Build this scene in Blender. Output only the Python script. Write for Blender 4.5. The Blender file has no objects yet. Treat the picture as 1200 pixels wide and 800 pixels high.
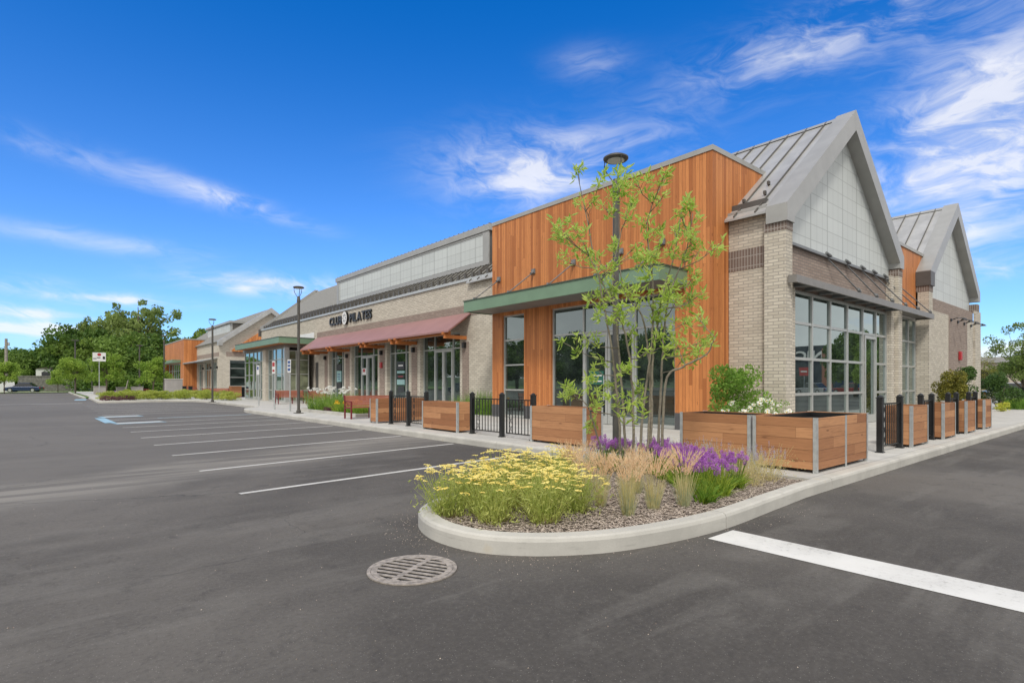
import bpy, math, random
import numpy as np
from mathutils import Vector, Matrix, noise as mnoise
random.seed(7); rng = np.random.default_rng(7)
S = bpy.context.scene
C = S.collection
# ------------------------------------------------------------------ camera
cam_d = bpy.data.cameras.new('camera'); cam = bpy.data.objects.new('camera', cam_d); C.objects.link(cam)
cam.location = (0, 0, 1.45)
cam.rotation_euler = (math.radians(90), 0, -math.asin(.6446))
cam_d.sensor_width = 36; cam_d.lens = 650/1200*36; cam_d.shift_y = 49/1200
cam_d.clip_start = .05; cam_d.clip_end = 6000
S.camera = cam
# ------------------------------------------------------------------ light
SKY_STRENGTH = .10
SUN_DIR = Vector((-.62, -.52, .95)).normalized()      # towards the sun
EXPOSURE = .55
S.view_settings.view_transform = 'Standard'; S.view_settings.look = 'None'
S.view_settings.exposure = EXPOSURE; S.view_settings.gamma = 1; S.view_settings.use_curve_mapping = False
sd = bpy.data.lights.new('sun', 'SUN'); so = bpy.data.objects.new('sun', sd); C.objects.link(so)
sd.energy = 1.5; sd.angle = math.radians(11); sd.color = (1, .95, .87)
so.rotation_euler = SUN_DIR.to_track_quat('Z', 'Y').to_euler()

class NT:
    """small node helper"""
    def __init__(s, tree): s.t = tree; s.n = tree.nodes; s.l = tree.links
    def new(s, typ, **kw):
        n = s.n.new(typ)
        for k, v in kw.items(): setattr(n, k, v)
        return n
    def put(s, sock, v):
        if hasattr(v, 'is_linked') or isinstance(v, bpy.types.NodeSocket): s.l.new(v, sock)
        else: sock.default_value = v
    def m(s, op, a, b=0., c=None, clamp=False):
        n = s.new('ShaderNodeMath', operation=op); n.use_clamp = clamp
        s.put(n.inputs[0], a); s.put(n.inputs[1], b)
        if c is not None: s.put(n.inputs[2], c)
        return n.outputs[0]
    def vm(s, op, a, b=(0, 0, 0), out=0):
        n = s.new('ShaderNodeVectorMath', operation=op); s.put(n.inputs[0], a); s.put(n.inputs[1], b)
        return n.outputs[out]
    def sep(s, v): n = s.new('ShaderNodeSeparateXYZ'); s.l.new(v, n.inputs[0]); return n.outputs
    def comb(s, x, y, z): n = s.new('ShaderNodeCombineXYZ'); s.put(n.inputs[0], x); s.put(n.inputs[1], y); s.put(n.inputs[2], z); return n.outputs[0]
    def noise(s, v, scale, detail=3, rough=.5, dist=0.):
        n = s.new('ShaderNodeTexNoise'); s.l.new(v, n.inputs['Vector']); n.inputs['Scale'].default_value = scale
        n.inputs['Detail'].default_value = detail; n.inputs['Roughness'].default_value = rough; n.inputs['Distortion'].default_value = dist
        return n.outputs[0]
    def white(s, v, dim='3D'):
        n = s.new('ShaderNodeTexWhiteNoise', noise_dimensions=dim)
        s.l.new(v, n.inputs['W' if dim == '1D' else 'Vector']); return n.outputs[0]
    def ramp(s, f, lo, hi):   # smoothstep
        n = s.new('ShaderNodeMapRange', interpolation_type='SMOOTHSTEP'); s.put(n.inputs[0], f)
        n.inputs[1].default_value = lo; n.inputs[2].default_value = hi; return n.outputs[0]
    def mix(s, f, a, b, blend='MIX'):
        n = s.new('ShaderNodeMix', data_type='RGBA', blend_type=blend); s.put(n.inputs[0], f)
        for sock, v in ((n.inputs[6], a), (n.inputs[7], b)):
            if isinstance(v, (tuple, list)): sock.default_value = (*v, 1) if len(v) == 3 else v
            else: s.l.new(v, sock)
        return n.outputs[2]

W = bpy.data.worlds.new('World'); S.world = W; W.use_nodes = True
w = NT(W.node_tree); w.n.clear()
sky = w.new('ShaderNodeTexSky', sky_type='NISHITA'); sky.sun_disc = False
sky.sun_elevation = math.asin(SUN_DIR.z); sky.sun_rotation = math.atan2(SUN_DIR.x, SUN_DIR.y)
sky.air_density = 1.0; sky.dust_density = .3; sky.ozone_density = 3.
tc = w.new('ShaderNodeTexCoord').outputs['Generated']
dx, dy, dz = w.sep(w.vm('NORMALIZE', tc))
el = w.m('ARCSINE', dz)
az = w.m('ARCTAN2', dx, dy)            # compass angle, 0 = +Y, towards +X positive
AZ0 = math.asin(.6446)
zc = w.m('MAXIMUM', w.m('ADD', dz, .10), .03)
pl = w.comb(w.m('DIVIDE', dx, zc), w.m('DIVIDE', dy, zc), 0.)
def streak(ang, sx, sy, scale, **k):
    mp = w.new('ShaderNodeMapping'); w.l.new(pl, mp.inputs[0]); mp.inputs['Rotation'].default_value = (0, 0, ang)
    mp.inputs['Scale'].default_value = (sx, sy, 1); return w.noise(mp.outputs[0], scale, **k)
n1 = streak(.55, .6, 1.7, 2.3, detail=9, rough=.62, dist=.5)
wv_ = w.noise(w.comb(w.m('MULTIPLY', az, 2.), w.m('MULTIPLY', el, 4.), 0.), 2.2, 3, .5)
lay = w.comb(w.m('ADD', w.m('MULTIPLY', az, 5.), w.m('MULTIPLY', wv_, 1.6)), w.m('ADD', w.m('MULTIPLY', el, 17.), w.m('ADD', w.m('MULTIPLY', az, 1.5), w.m('MULTIPLY', wv_, 2.))), 3.)
n2 = w.noise(lay, 1.15, 9, .58, .25)
n3 = w.noise(lay, 4.5, 6, .6, .3)
nz = w.m('ADD', w.m('MULTIPLY', n2, .66), w.m('MULTIPLY', n3, .34))
def blob(px, py, wx, wy, tilt, amp):
    """a cloud bank at a compass angle / elevation (given through the matching sight line)"""
    a = math.atan((px-600)/650); a0 = AZ0 + a; k = 650/math.cos(a); e0 = math.atan((449-py)/k)
    sx = wx/k*math.cos(a); sy = wy/k
    u = w.m('SUBTRACT', az, a0); v = w.m('SUBTRACT', el, e0); t = math.radians(tilt)
    U = w.m('DIVIDE', w.m('ADD', w.m('MULTIPLY', u, math.cos(t)), w.m('MULTIPLY', v, -math.sin(t))), sx)
    V = w.m('DIVIDE', w.m('ADD', w.m('MULTIPLY', u, math.sin(t)), w.m('MULTIPLY', v, math.cos(t))), sy)
    r2 = w.m('ADD', w.m('MULTIPLY', U, U), w.m('MULTIPLY', V, V))
    return w.m('MULTIPLY', w.m('POWER', 2.718, w.m('MULTIPLY', r2, -1.)), amp)
blobs = [(625, 202, 95, 34, 0, .95), (730, 168, 80, 18, 0, .3), (290, 240, 75, 9, 12, .72), (200, 215, 70, 12, 14, .26), (70, 180, 130, 12, 10, .26),
         (310, 333, 80, 12, 0, 1.3), (135, 351, 90, 7, 0, 1.1), (35, 366, 90, 8, 0, 1.1), (120, 284, 130, 10, 2, .42), (20, 330, 60, 8, 0, .45),
         (1150, 120, 120, 62, -18, .95), (1120, 215, 110, 52, -8, .95), (1110, 290, 90, 28, 0, .6), (1020, 22, 250, 34, -8, .55), (690, 75, 40, 14, 0, .3),
         (1180, 412, 60, 12, 0, 1.2), (1150, 315, 70, 14, 0, .5), (900, 60, 60, 16, 0, .33), (60, 388, 90, 10, 0, .6), (40, 385, 90, 7, 0, 1.)]
tot = None
for b in blobs:
    g = blob(*b); tot = g if tot is None else w.m('ADD', tot, g)
cm = w.m('MULTIPLY', tot, w.ramp(nz, .36, .68))
cm = w.m('ADD', cm, w.m('MULTIPLY', w.ramp(tot, .5, 1.2), .25))
cm = w.m('MINIMUM', w.m('MULTIPLY', cm, 1.0), .74)
# overcast half of the sky behind and above the camera
fw = w.vm('DOT_PRODUCT', w.comb(dx, dy, dz), (.6446, .7645, 0.), out=1)
over = w.ramp(w.m('ADD', fw, w.m('MULTIPLY', w.m('SUBTRACT', n1, .5), .35)), .60, .36)
cloudc = w.mix(n2, (5.4, 5.5, 5.7), (8.3, 8.1, 7.9))
mask = w.m('MAXIMUM', cm, over)
hz = w.ramp(el, math.radians(-2), math.radians(38))
tint = w.mix(hz, (.66, .95, 1.42), (.02, .64, 1.34))
blue = w.mix(1., sky.outputs[0], tint, 'MULTIPLY')
col = w.mix(mask, blue, cloudc)
bg = w.new('ShaderNodeBackground'); w.l.new(col, bg.inputs[0]); bg.inputs[1].default_value = SKY_STRENGTH
wo = w.new('ShaderNodeOutputWorld'); w.l.new(bg.outputs[0], wo.inputs[0])

# ------------------------------------------------------------------ materials
M = {}
def mat(name, color=(.5, .5, .5), rough=.6, metal=0., spec=.5):
    m = bpy.data.materials.new(name); m.use_nodes = True; t = NT(m.node_tree)
    p = m.node_tree.nodes['Principled BSDF']; p.inputs['Base Color'].default_value = (*color, 1)
    p.inputs['Roughness'].default_value = rough; p.inputs['Metallic'].default_value = metal
    p.inputs['Specular IOR Level'].default_value = spec
    M[name] = m; return m, t, p
def bump(t, p, h, strength=.3, dist=.01):
    b = t.new('ShaderNodeBump'); b.inputs['Strength'].default_value = strength; b.inputs['Distance'].default_value = dist
    t.l.new(h, b.inputs['Height']); t.l.new(b.outputs[0], p.inputs['Normal'])
def pos(t): return t.new('ShaderNodeNewGeometry').outputs['Position']
def objc(t): return t.new('ShaderNodeTexCoord').outputs['Object']
def varied(name, c, var=.12, scale=6., rough=.6, metal=0., spec=.5, bmp=0., detail=4, obj=False):
    m, t, p = mat(name, c, rough, metal, spec); P = objc(t) if obj else pos(t)
    n = t.noise(P, scale, detail, .6)
    lo = tuple(v*(1-var) for v in c); hi = tuple(min(1, v*(1+var)) for v in c)
    t.l.new(t.mix(t.ramp(n, .3, .7), lo, hi), p.inputs['Base Color'])
    if bmp: bump(t, p, t.noise(P, scale*6, 3), bmp)
    return m, t, p

# asphalt
m, t, p = mat('asphalt', rough=.86, spec=.35); P = pos(t)
big = t.noise(P, .16, 4, .55, .6); mid = t.noise(P, .7, 5, .6, .3); fine = t.noise(P, 55, 3, .8); grit = t.noise(P, 260, 2, .8)
mpn = t.new('ShaderNodeMapping'); t.l.new(P, mpn.inputs[0]); mpn.inputs['Rotation'].default_value = (0, 0, .75); mpn.inputs['Scale'].default_value = (.22, 1.6, 1)
str_ = t.noise(mpn.outputs[0], 1.0, 6, .6, .4)
c = t.mix(t.ramp(big, .38, .62), (.070, .064, .058), (.138, .127, .114))
c = t.mix(t.m('MULTIPLY', t.m('MULTIPLY', t.ramp(str_, .50, .60), t.ramp(mid, .36, .58)), .42), c, (.175, .165, .150))
c = t.mix(t.m('MULTIPLY', t.ramp(mid, .52, .66), .45), c, (.060, .055, .050))
blot = t.noise(P, 3.1, 8, .78, .4); c = t.mix(t.m('MULTIPLY', t.ramp(blot, .52, .70), .34), c, (.155, .146, .133))
c = t.mix(t.m('MULTIPLY', t.ramp(blot, .46, .34), .42), c, (.042, .039, .037))
clump = t.noise(P, 26, 5, .8); c = t.mix(t.m('MULTIPLY', t.ramp(clump, .48, .66), .22), c, (.17, .16, .145)); c = t.mix(t.m('MULTIPLY', t.ramp(clump, .48, .36), .25), c, (.032, .030, .028))
pv = t.new('ShaderNodeTexVoronoi'); pv.inputs['Scale'].default_value = 95; t.l.new(P, pv.inputs['Vector'])
c = t.mix(t.m('MULTIPLY', t.m('MULTIPLY', t.ramp(pv.outputs[0], .34, .22), t.ramp(t.white(pv.outputs['Position']), .84, .95)), .55), c, (.30, .285, .26))
sx_, sy_, sz_ = t.sep(P)
# newer, darker mat of tarmac in front, older and paler towards the far bays
old = t.ramp(t.m('ADD', t.m('ADD', sy_, t.m('MULTIPLY', sx_, -.35)), t.m('MULTIPLY', mid, 2.)), 8.5, 10.5)
c = t.mix(t.m('MULTIPLY', old, .55), c, (.165, .155, .142))
bandd = t.m('ABSOLUTE', t.m('ADD', t.m('SUBTRACT', t.m('SUBTRACT', sy_, t.m('MULTIPLY', sx_, .42)), 9.9), t.m('MULTIPLY', t.m('SUBTRACT', mid, .5), 2.2)))
mb_ = t.new('ShaderNodeMapping'); t.l.new(P, mb_.inputs[0]); mb_.inputs['Rotation'].default_value = (0, 0, -.40); mb_.inputs['Scale'].default_value = (.25, 3.2, 1)
trk = t.noise(mb_.outputs[0], 1.0, 6, .62, .3)
c = t.mix(t.m('MULTIPLY', t.m('MULTIPLY', t.ramp(bandd, 1.7, .2), t.ramp(trk, .40, .62)), .85), c, (.25, .235, .21))
seam = t.m('ABSOLUTE', t.m('SUBTRACT', t.m('ADD', t.m('ADD', sx_, t.m('MULTIPLY', sy_, .16)), t.m('MULTIPLY', mid, .25)), 1.2))
c = t.mix(t.m('MULTIPLY', t.ramp(seam, .16, .02), .0), c, (.055, .054, .053))
c = t.mix(t.m('MULTIPLY', t.ramp(fine, .55, .8), .18), c, (.24, .23, .215))
c = t.mix(t.m('MULTIPLY', t.ramp(grit, .62, .74), .35), c, (.21, .20, .19))
c = t.mix(t.m('MULTIPLY', t.ramp(grit, .42, .3), .5), c, (.03, .03, .03))
# fine random cracks
vor = t.new('ShaderNodeTexVoronoi', feature='DISTANCE_TO_EDGE'); vor.inputs['Scale'].default_value = .28
t.l.new(t.vm('ADD', P, t.comb(t.m('MULTIPLY', mid, 1.8), t.m('MULTIPLY', big, 2.5), 0.)), vor.inputs['Vector'])
c = t.mix(t.m('MULTIPLY', t.m('MULTIPLY', t.ramp(vor.outputs[0], .0035, .001), t.ramp(big, .46, .56)), .7), c, (.035, .034, .033))
t.l.new(c, p.inputs['Base Color'])
bump(t, p, t.m('ADD', t.noise(P, 120, 3, .7), t.m('MULTIPLY', grit, .6)), .45, .006)

def concrete(name, c, joints=None):
    m, t, p = mat(name, c, .82); P = pos(t)
    n = t.noise(P, 1.3, 6, .65); f = t.noise(P, 70, 3, .7)
    col = t.mix(t.ramp(n, .3, .7), tuple(v*.86 for v in c), tuple(min(1, v*1.08) for v in c))
    col = t.mix(t.m('MULTIPLY', t.ramp(f, .5, .75), .22), col, tuple(v*.6 for v in c))
    sc = t.noise(t.vm('MULTIPLY', P, (1.6, 1.6, 14.)), 2.4, 6, .7)
    col = t.mix(t.m('MULTIPLY', t.ramp(sc, .56, .68), .30), col, tuple(v*.52 for v in c)); col = t.mix(t.m('MULTIPLY', t.ramp(sc, .40, .30), .30), col, tuple(min(1, v*1.25) for v in c))
    st = t.noise(P, 2.6, 3, .5)
    col = t.mix(t.m('MULTIPLY', t.ramp(st, .64, .74), .35), col, (.46, .36, .2))
    if joints:
        x, y, z = t.sep(P)
        def ln(v): 
            fr = t.m('FRACT', t.m('ADD', t.m('DIVIDE', v, joints), .37)); return t.m('LESS_THAN', t.m('ABSOLUTE', t.m('SUBTRACT', fr, .5)), .007)
        col = t.mix(t.m('MULTIPLY', t.m('MAXIMUM', ln(x), ln(y)), .55), col, tuple(v*.45 for v in c))
    t.l.new(col, p.inputs['Base Color']); bump(t, p, f, .15, .004)
concrete('concrete', (.50, .49, .46), 1.5)
concrete('curb_concrete', (.50, .485, .44))
concrete('wall_concrete', (.34, .32, .30))

def brick(name, c1, c2, mortar, soldier=False):
    m, t, p = mat(name, rough=.85); P = pos(t); x, y, z = t.sep(P)
    u = t.m('ADD', x, y)
    b = t.new('ShaderNodeTexBrick'); b.offset = 0.0 if soldier else .5
    t.l.new(t.comb(u, z, 0.), b.inputs['Vector'])
    b.inputs['Scale'].default_value = 1.; b.inputs['Mortar Size'].default_value = .012; b.inputs['Mortar Smooth'].default_value = .2
    b.inputs['Brick Width'].default_value = .082 if soldier else .27; b.inputs['Row Height'].default_value = .27 if soldier else .084
    b.inputs['Color1'].default_value = (*c1, 1); b.inputs['Color2'].default_value = (*c2, 1); b.inputs['Mortar'].default_value = (*mortar, 1)
    b.inputs['Bias'].default_value = -.1
    n = t.noise(P, 1.2, 5, .6); f = t.noise(P, 40, 3, .6)
    col = t.mix(t.m('MULTIPLY', t.ramp(n, .35, .75), .22), b.outputs[0], tuple(v*.72 for v in c1))
    col = t.mix(t.m('MULTIPLY', t.ramp(f, .4, .8), .25), col, tuple(min(1, v*1.25) for v in c2))
    t.l.new(col, p.inputs['Base Color']); bump(t, p, t.m('SUBTRACT', 1., b.outputs[1]), .5, .008)
brick('beige_brick', (.62, .57, .475), (.46, .415, .34), (.33, .305, .27))
brick('brown_brick', (.27, .205, .168), (.36, .285, .235), (.19, .165, .15))
brick('brown_soldier_brick', (.15, .11, .092), (.20, .15, .125), (.36, .33, .3), True)

def boards(name, base, vertical, wdt, lng, objspace, var=.5, rough=.55):
    m, t, p = mat(name, base, rough, spec=.3)
    if objspace:
        P = objc(t); rnd = t.new('ShaderNodeObjectInfo').outputs['Random']
    else: P = pos(t); rnd = None
    x, y, z = t.sep(P); h = t.m('ADD', x, y)
    a, b = (h, z) if vertical else (z, h)          # a = across boards, b = along
    if rnd is not None: b = t.m('ADD', b, t.m('MULTIPLY', rnd, 31.))
    i = t.m('FLOOR', t.m('DIVIDE', a, wdt)); r1 = t.white(i, '1D')
    j = t.m('FLOOR', t.m('ADD', t.m('DIVIDE', b, lng), t.m('MULTIPLY', r1, 7.3)))
    r = t.white(t.comb(i, j, rnd if rnd is not None else 0.)); r2 = t.white(t.comb(j, i, 3.7))
    gv = t.comb(t.m('MULTIPLY', a, 55.), t.m('ADD', t.m('MULTIPLY', b, 2.2), t.m('MULTIPLY', r, 50.)), t.m('MULTIPLY', r2, 20.))
    g = t.noise(gv, 1., 5, .6, 1.2)
    dk = tuple(v*(1-var) for v in base); lt = (min(1, base[0]*(1+var*.55)), min(1, base[1]*(1+var*.95)), min(1, base[2]*(1+var*1.15)))
    c = t.mix(r, tuple(v*(1-var*.45) for v in base), lt)
    c = t.mix(t.m('MULTIPLY', t.ramp(g, .42, .75), .5), c, dk)
    wx = t.noise(P, .55, 5, .65); c = t.mix(t.m('MULTIPLY', t.ramp(wx, .45, .75), .22), c, tuple(v*.55 for v in base))
    kn = t.new('ShaderNodeTexVoronoi'); kn.inputs['Scale'].default_value = 1.; t.l.new(t.comb(t.m('DIVIDE', a, wdt*1.1), t.m('MULTIPLY', b, 1.6), 0.), kn.inputs['Vector'])
    c = t.mix(t.m('MULTIPLY', t.ramp(kn.outputs[0], .11, .05), .6), c, tuple(v*.3 for v in base))
    fr = t.m('FRACT', t.m('DIVIDE', a, wdt)); gap = t.m('LESS_THAN', t.m('MINIMUM', fr, t.m('SUBTRACT', 1., fr)), .035 if vertical else .02)
    fj = t.m('FRACT', t.m('ADD', t.m('DIVIDE', b, lng), t.m('MULTIPLY', r1, 7.3))); gj = t.m('LESS_THAN', fj, .0015)
    c = t.mix(t.m('MULTIPLY', t.m('MAXIMUM', gap, gj), .75), c, tuple(v*.22 for v in base))
    t.l.new(c, p.inputs['Base Color']); bump(t, p, t.m('ADD', t.m('MULTIPLY', gap, -1.), t.m('MULTIPLY', g, .15)), .5, .006)
boards('cedar_cladding', (.54, .185, .058), True, .105, 3.1, False, .50)
boards('planter_wood', (.42, .182, .082), False, .165, 2.3, True, .62, .6)
boards('bench_wood', (.36, .12, .075), False, .1, 3., True, .4)
boards('beam_wood', (.52, .17, .05), False, .4, 5., False, .3)

def metal_panel(name, c, w1, w2, h1):
    m, t, p = mat(name, c, .5, .1); P = pos(t); x, y, z = t.sep(P); u = t.m('ADD', x, y)
    def ln(v, w_, th):
        fr = t.m('FRACT', t.m('DIVIDE', v, w_)); return t.m('LESS_THAN', t.m('ABSOLUTE', t.m('SUBTRACT', fr, .5)), th/w_)
    i = t.white(t.comb(t.m('FLOOR', t.m('ADD', t.m('DIVIDE', u, w1), .5)), t.m('FLOOR', t.m('ADD', t.m('DIVIDE', z, h1), .5)), 0.))
    n = t.noise(P, .8, 4)
    col = t.mix(i, tuple(v*.95 for v in c), tuple(min(1, v*1.05) for v in c)); col = t.mix(t.m('MULTIPLY', t.ramp(n, .4, .8), .12), col, tuple(v*.7 for v in c))
    L = t.m('MAXIMUM', t.m('MULTIPLY', ln(u, w1, .016), .6), t.m('MAXIMUM', t.m('MULTIPLY', ln(u, w2, .011), .34), t.m('MULTIPLY', ln(z, h1, .011), .42)))
    t.l.new(t.mix(L, col, tuple(v*.3 for v in c)), p.inputs['Base Color']); bump(t, p, L, -.25, .01)
metal_panel('grey_panel', (.56, .59, .575), 1.18, .394, .44)

varied('roof_metal', (.44, .44, .43), .12, 1.5, .42, .35)
varied('roof_edge', (.36, .36, .345), .06, 2., .42, .25)
varied('seam_dark', (.12, .112, .10), .1, 3., .45, .3)
varied('dark_metal', (.10, .095, .09), .1, 3., .5, .2)
varied('shingle_roof', (.22, .215, .195), .2, 9., .85, bmp=.3)
varied('green_paint', (.16, .26, .17), .06, 1.2, .42)
varied('green_edge', (.05, .075, .055), .06, 1.2, .42)
varied('soffit', (.20, .185, .17), .08, 2., .6)
varied('awning_maroon', (.31, .165, .155), .06, 1., .5)
varied('white_paint', (.74, .74, .73), .05, 4., .5)
varied('aluminium', (.47, .48, .46), .05, 4., .38, .35)
varied('galvanised', (.50, .52, .52), .10, 14., .42, .45)
varied('canopy_steel', (.225, .21, .19), .08, 3., .45, .2)
varied('steel_grey', (.20, .21, .215), .08, 3., .45, .3)
varied('bronze', (.095, .09, .08), .15, 5., .5, .3)
varied('black_paint', (.012, .013, .014), .2, 6., .32, spec=.6)
varied('cast_iron', (.36, .32, .28), .3, 22., .7, .3, bmp=.3)
varied('pit_shade', (.006, .006, .006), .1, 3., .9)
varied('soil', (.045, .035, .027), .3, 20., .95, bmp=.4)
varied('mulch_ground', (.15, .118, .095), .45, 30., .95, bmp=.8, detail=6)
varied('base_grey', (.085, .085, .088), .1, 5., .7)
varied('red_paint', (.42, .03, .035), .08, 5., .4)
varied('bench_frame', (.17, .02, .025), .1, 6., .45)
varied('rubber', (.02, .02, .02), .1, 6., .8)
varied('grass', (.12, .20, .04), .35, 3., .9, bmp=.5)
varied('hill_green', (.05, .09, .025), .4, .2, .95)
varied('bark', (.17, .135, .10), .25, 18., .85, bmp=.5)
varied('pale_bark', (.21, .185, .14), .22, 25., .8, bmp=.4)
varied('far_bark', (.09, .075, .06), .2, 4., .9)
varied('pole_wood', (.30, .27, .24), .2, 3., .85)
varied('store_navy', (.012, .02, .04), .1, 1., .6)
varied('store_beige', (.48, .42, .34), .1, 1., .8)
varied('store_red', (.30, .13, .09), .1, 2., .8)
varied('poster_teal', (.30, .50, .50), .1, 9., .5)
varied('poster_dark', (.03, .035, .04), .2, 9., .5)
varied('poster_green', (.02, .13, .09), .1, 9., .5)
varied('orange_paint', (.75, .2, .05), .1, 9., .5)
varied('blue_ink', (.03, .08, .26), .1, 9., .5)
varied('stone_wall', (.17, .165, .15), .35, 3.5, .9, bmp=.6)
varied('lens_white', (.65, .66, .62), .03, 9., .4)

def worn(name, c, c2=(.10, .097, .092), th=.62):
    m, t, p = mat(name, c, .75); P = pos(t); n = t.noise(P, 26, 5, .8); b = t.noise(P, 1.6, 4, .6)
    f = t.ramp(t.m('ADD', n, t.m('MULTIPLY', b, .35)), th+.13, th+.30)
    d = t.mix(t.ramp(b, .3, .8), c, tuple(v*.8 for v in c)); t.l.new(t.mix(t.m('MULTIPLY', f, .65), d, c2), p.inputs['Base Color'])
worn('line_white', (.62, .61, .58)); worn('stop_white', (.68, .675, .65), (.33, .32, .30), .58); worn('line_blue', (.30, .48, .60), th=.62)
worn('tyre_dust', (.13, .126, .118))

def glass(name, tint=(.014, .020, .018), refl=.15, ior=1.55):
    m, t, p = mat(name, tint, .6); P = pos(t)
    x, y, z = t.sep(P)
    # dim interior painted into the opaque pane colour as random darker and paler patches
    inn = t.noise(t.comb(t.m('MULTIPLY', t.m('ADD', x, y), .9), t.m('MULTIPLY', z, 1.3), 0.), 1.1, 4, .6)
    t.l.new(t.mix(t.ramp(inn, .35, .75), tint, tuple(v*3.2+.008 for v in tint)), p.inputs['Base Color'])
    p.inputs['Specular IOR Level'].default_value = 0
    g = t.new('ShaderNodeBsdfGlossy'); g.inputs['Roughness'].default_value = .012; g.inputs['Color'].default_value = (.80, .92, .92, 1)
    fr = t.new('ShaderNodeFresnel'); fr.inputs[0].default_value = ior
    wv = t.new('ShaderNodeBump'); wv.inputs['Strength'].default_value = .05; wv.inputs['Distance'].default_value = .02
    t.l.new(t.noise(P, .9, 2), wv.inputs['Height']); t.l.new(wv.outputs[0], g.inputs['Normal'])
    f = t.m('ADD', t.m('MULTIPLY', fr.outputs[0], 1.5), refl, clamp=True)
    mx = t.new('ShaderNodeMixShader'); t.l.new(f, mx.inputs[0]); t.l.new(p.outputs[0], mx.inputs[1]); t.l.new(g.outputs[0], mx.inputs[2])
    t.l.new(mx.outputs[0], t.n['Material Output'].inputs[0])
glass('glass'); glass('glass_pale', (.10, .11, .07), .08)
m, t, p = mat('car_glass', (.01, .012, .014), .08, spec=.8)
for nm, cc in (('car_black', (.012, .013, .016)), ('car_blue', (.02, .04, .10)), ('car_silver', (.35, .36, .37)), ('car_white', (.7, .7, .7)), ('car_red', (.25, .02, .02))):
    m, t, p = mat(nm, cc, .25, .2); p.inputs['Coat Weight'].default_value = .6
m, t, p = mat('tail_light', (.5, .02, .02), .3)

def leafm(name, c1, c2, scale=3., trans=.35, rough=.55, obj=False):
    m, t, p = mat(name, c1, rough, spec=.3); P = objc(t) if obj else pos(t)
    n = t.noise(P, scale, 4, .7); rnd = t.new('ShaderNodeObjectInfo').outputs['Random']
    f = t.ramp(t.m('ADD', n, t.m('MULTIPLY', t.m('SUBTRACT', rnd, .5), .16)), .36, .66)
    c = t.mix(f, c1, c2); t.l.new(c, p.inputs['Base Color'])
    tr = t.new('ShaderNodeBsdfTranslucent'); t.l.new(c, tr.inputs[0])
    mx = t.new('ShaderNodeMixShader'); mx.inputs[0].default_value = trans
    t.l.new(p.outputs[0], mx.inputs[1]); t.l.new(tr.outputs[0], mx.inputs[2]); t.l.new(mx.outputs[0], t.n['Material Output'].inputs[0])
leafm('leaf_forest', (.10, .18, .03), (.27, .38, .08), .25, .45)
leafm('leaf_forest_light', (.15, .22, .05), (.33, .42, .13), .3, .45)
leafm('leaf_forest_dark', (.065, .135, .025), (.20, .31, .06), .3, .4)
leafm('leaf_young', (.20, .33, .045), (.38, .52, .09), .8, .45)
leafm('leaf_magnolia', (.34, .52, .06), (.66, .78, .22), 7., .62)
leafm('leaf_shrub', (.14, .28, .04), (.32, .48, .09), 6., .45)
leafm('leaf_yarrow', (.42, .50, .12), (.68, .70, .24), 9., .5)
leafm('leaf_allium', (.16, .30, .035), (.44, .54, .07), 12., .45)
leafm('leaf_bluegrass', (.42, .48, .32), (.72, .68, .40), 16., .45)
leafm('plume', (.80, .56, .33), (.95, .76, .50), 30., .5)
leafm('plume_pale', (.58, .52, .22), (.78, .68, .38), 25., .5)
leafm('flower_yellow', (.86, .70, .16), (.97, .88, .36), 30., .3)
leafm('flower_purple', (.42, .13, .52), (.68, .34, .72), 30., .45)
leafm('flower_lilac', (.38, .34, .48), (.52, .48, .55), 30., .3)
leafm('flower_white', (.80, .79, .74), (.95, .95, .92), 30., .25)
leafm('flower_gold', (.75, .40, .03), (.85, .62, .05), 30., .25)
leafm('leaf_purple', (.09, .03, .05), (.20, .08, .10), 12., .25)
leafm('leaf_gold', (.13, .14, .025), (.34, .31, .06), 7.)
leafm('leaf_yew', (.03, .075, .015), (.085, .16, .035), 7., .2)
leafm('leaf_yellowgreen', (.34, .42, .06), (.58, .60, .16), 5., .45)
leafm('leaf_lime', (.45, .50, .05), (.65, .65, .12), 5.)
leafm('dry', (.16, .11, .06), (.30, .21, .12), 20., .2)
m, t, p = mat('chip', rough=.9); P = pos(t)
t.l.new(t.mix(t.white(t.vm('MULTIPLY', P, (61., 67., 5.))), (.13, .095, .075), (.48, .40, .34)), p.inputs['Base Color'])
n = t.noise(P, 75, 2, .7); t.l.new(t.mix(t.ramp(n, .38, .62), (.13, .095, .075), (.62, .53, .45)), p.inputs['Base Color'])

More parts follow.
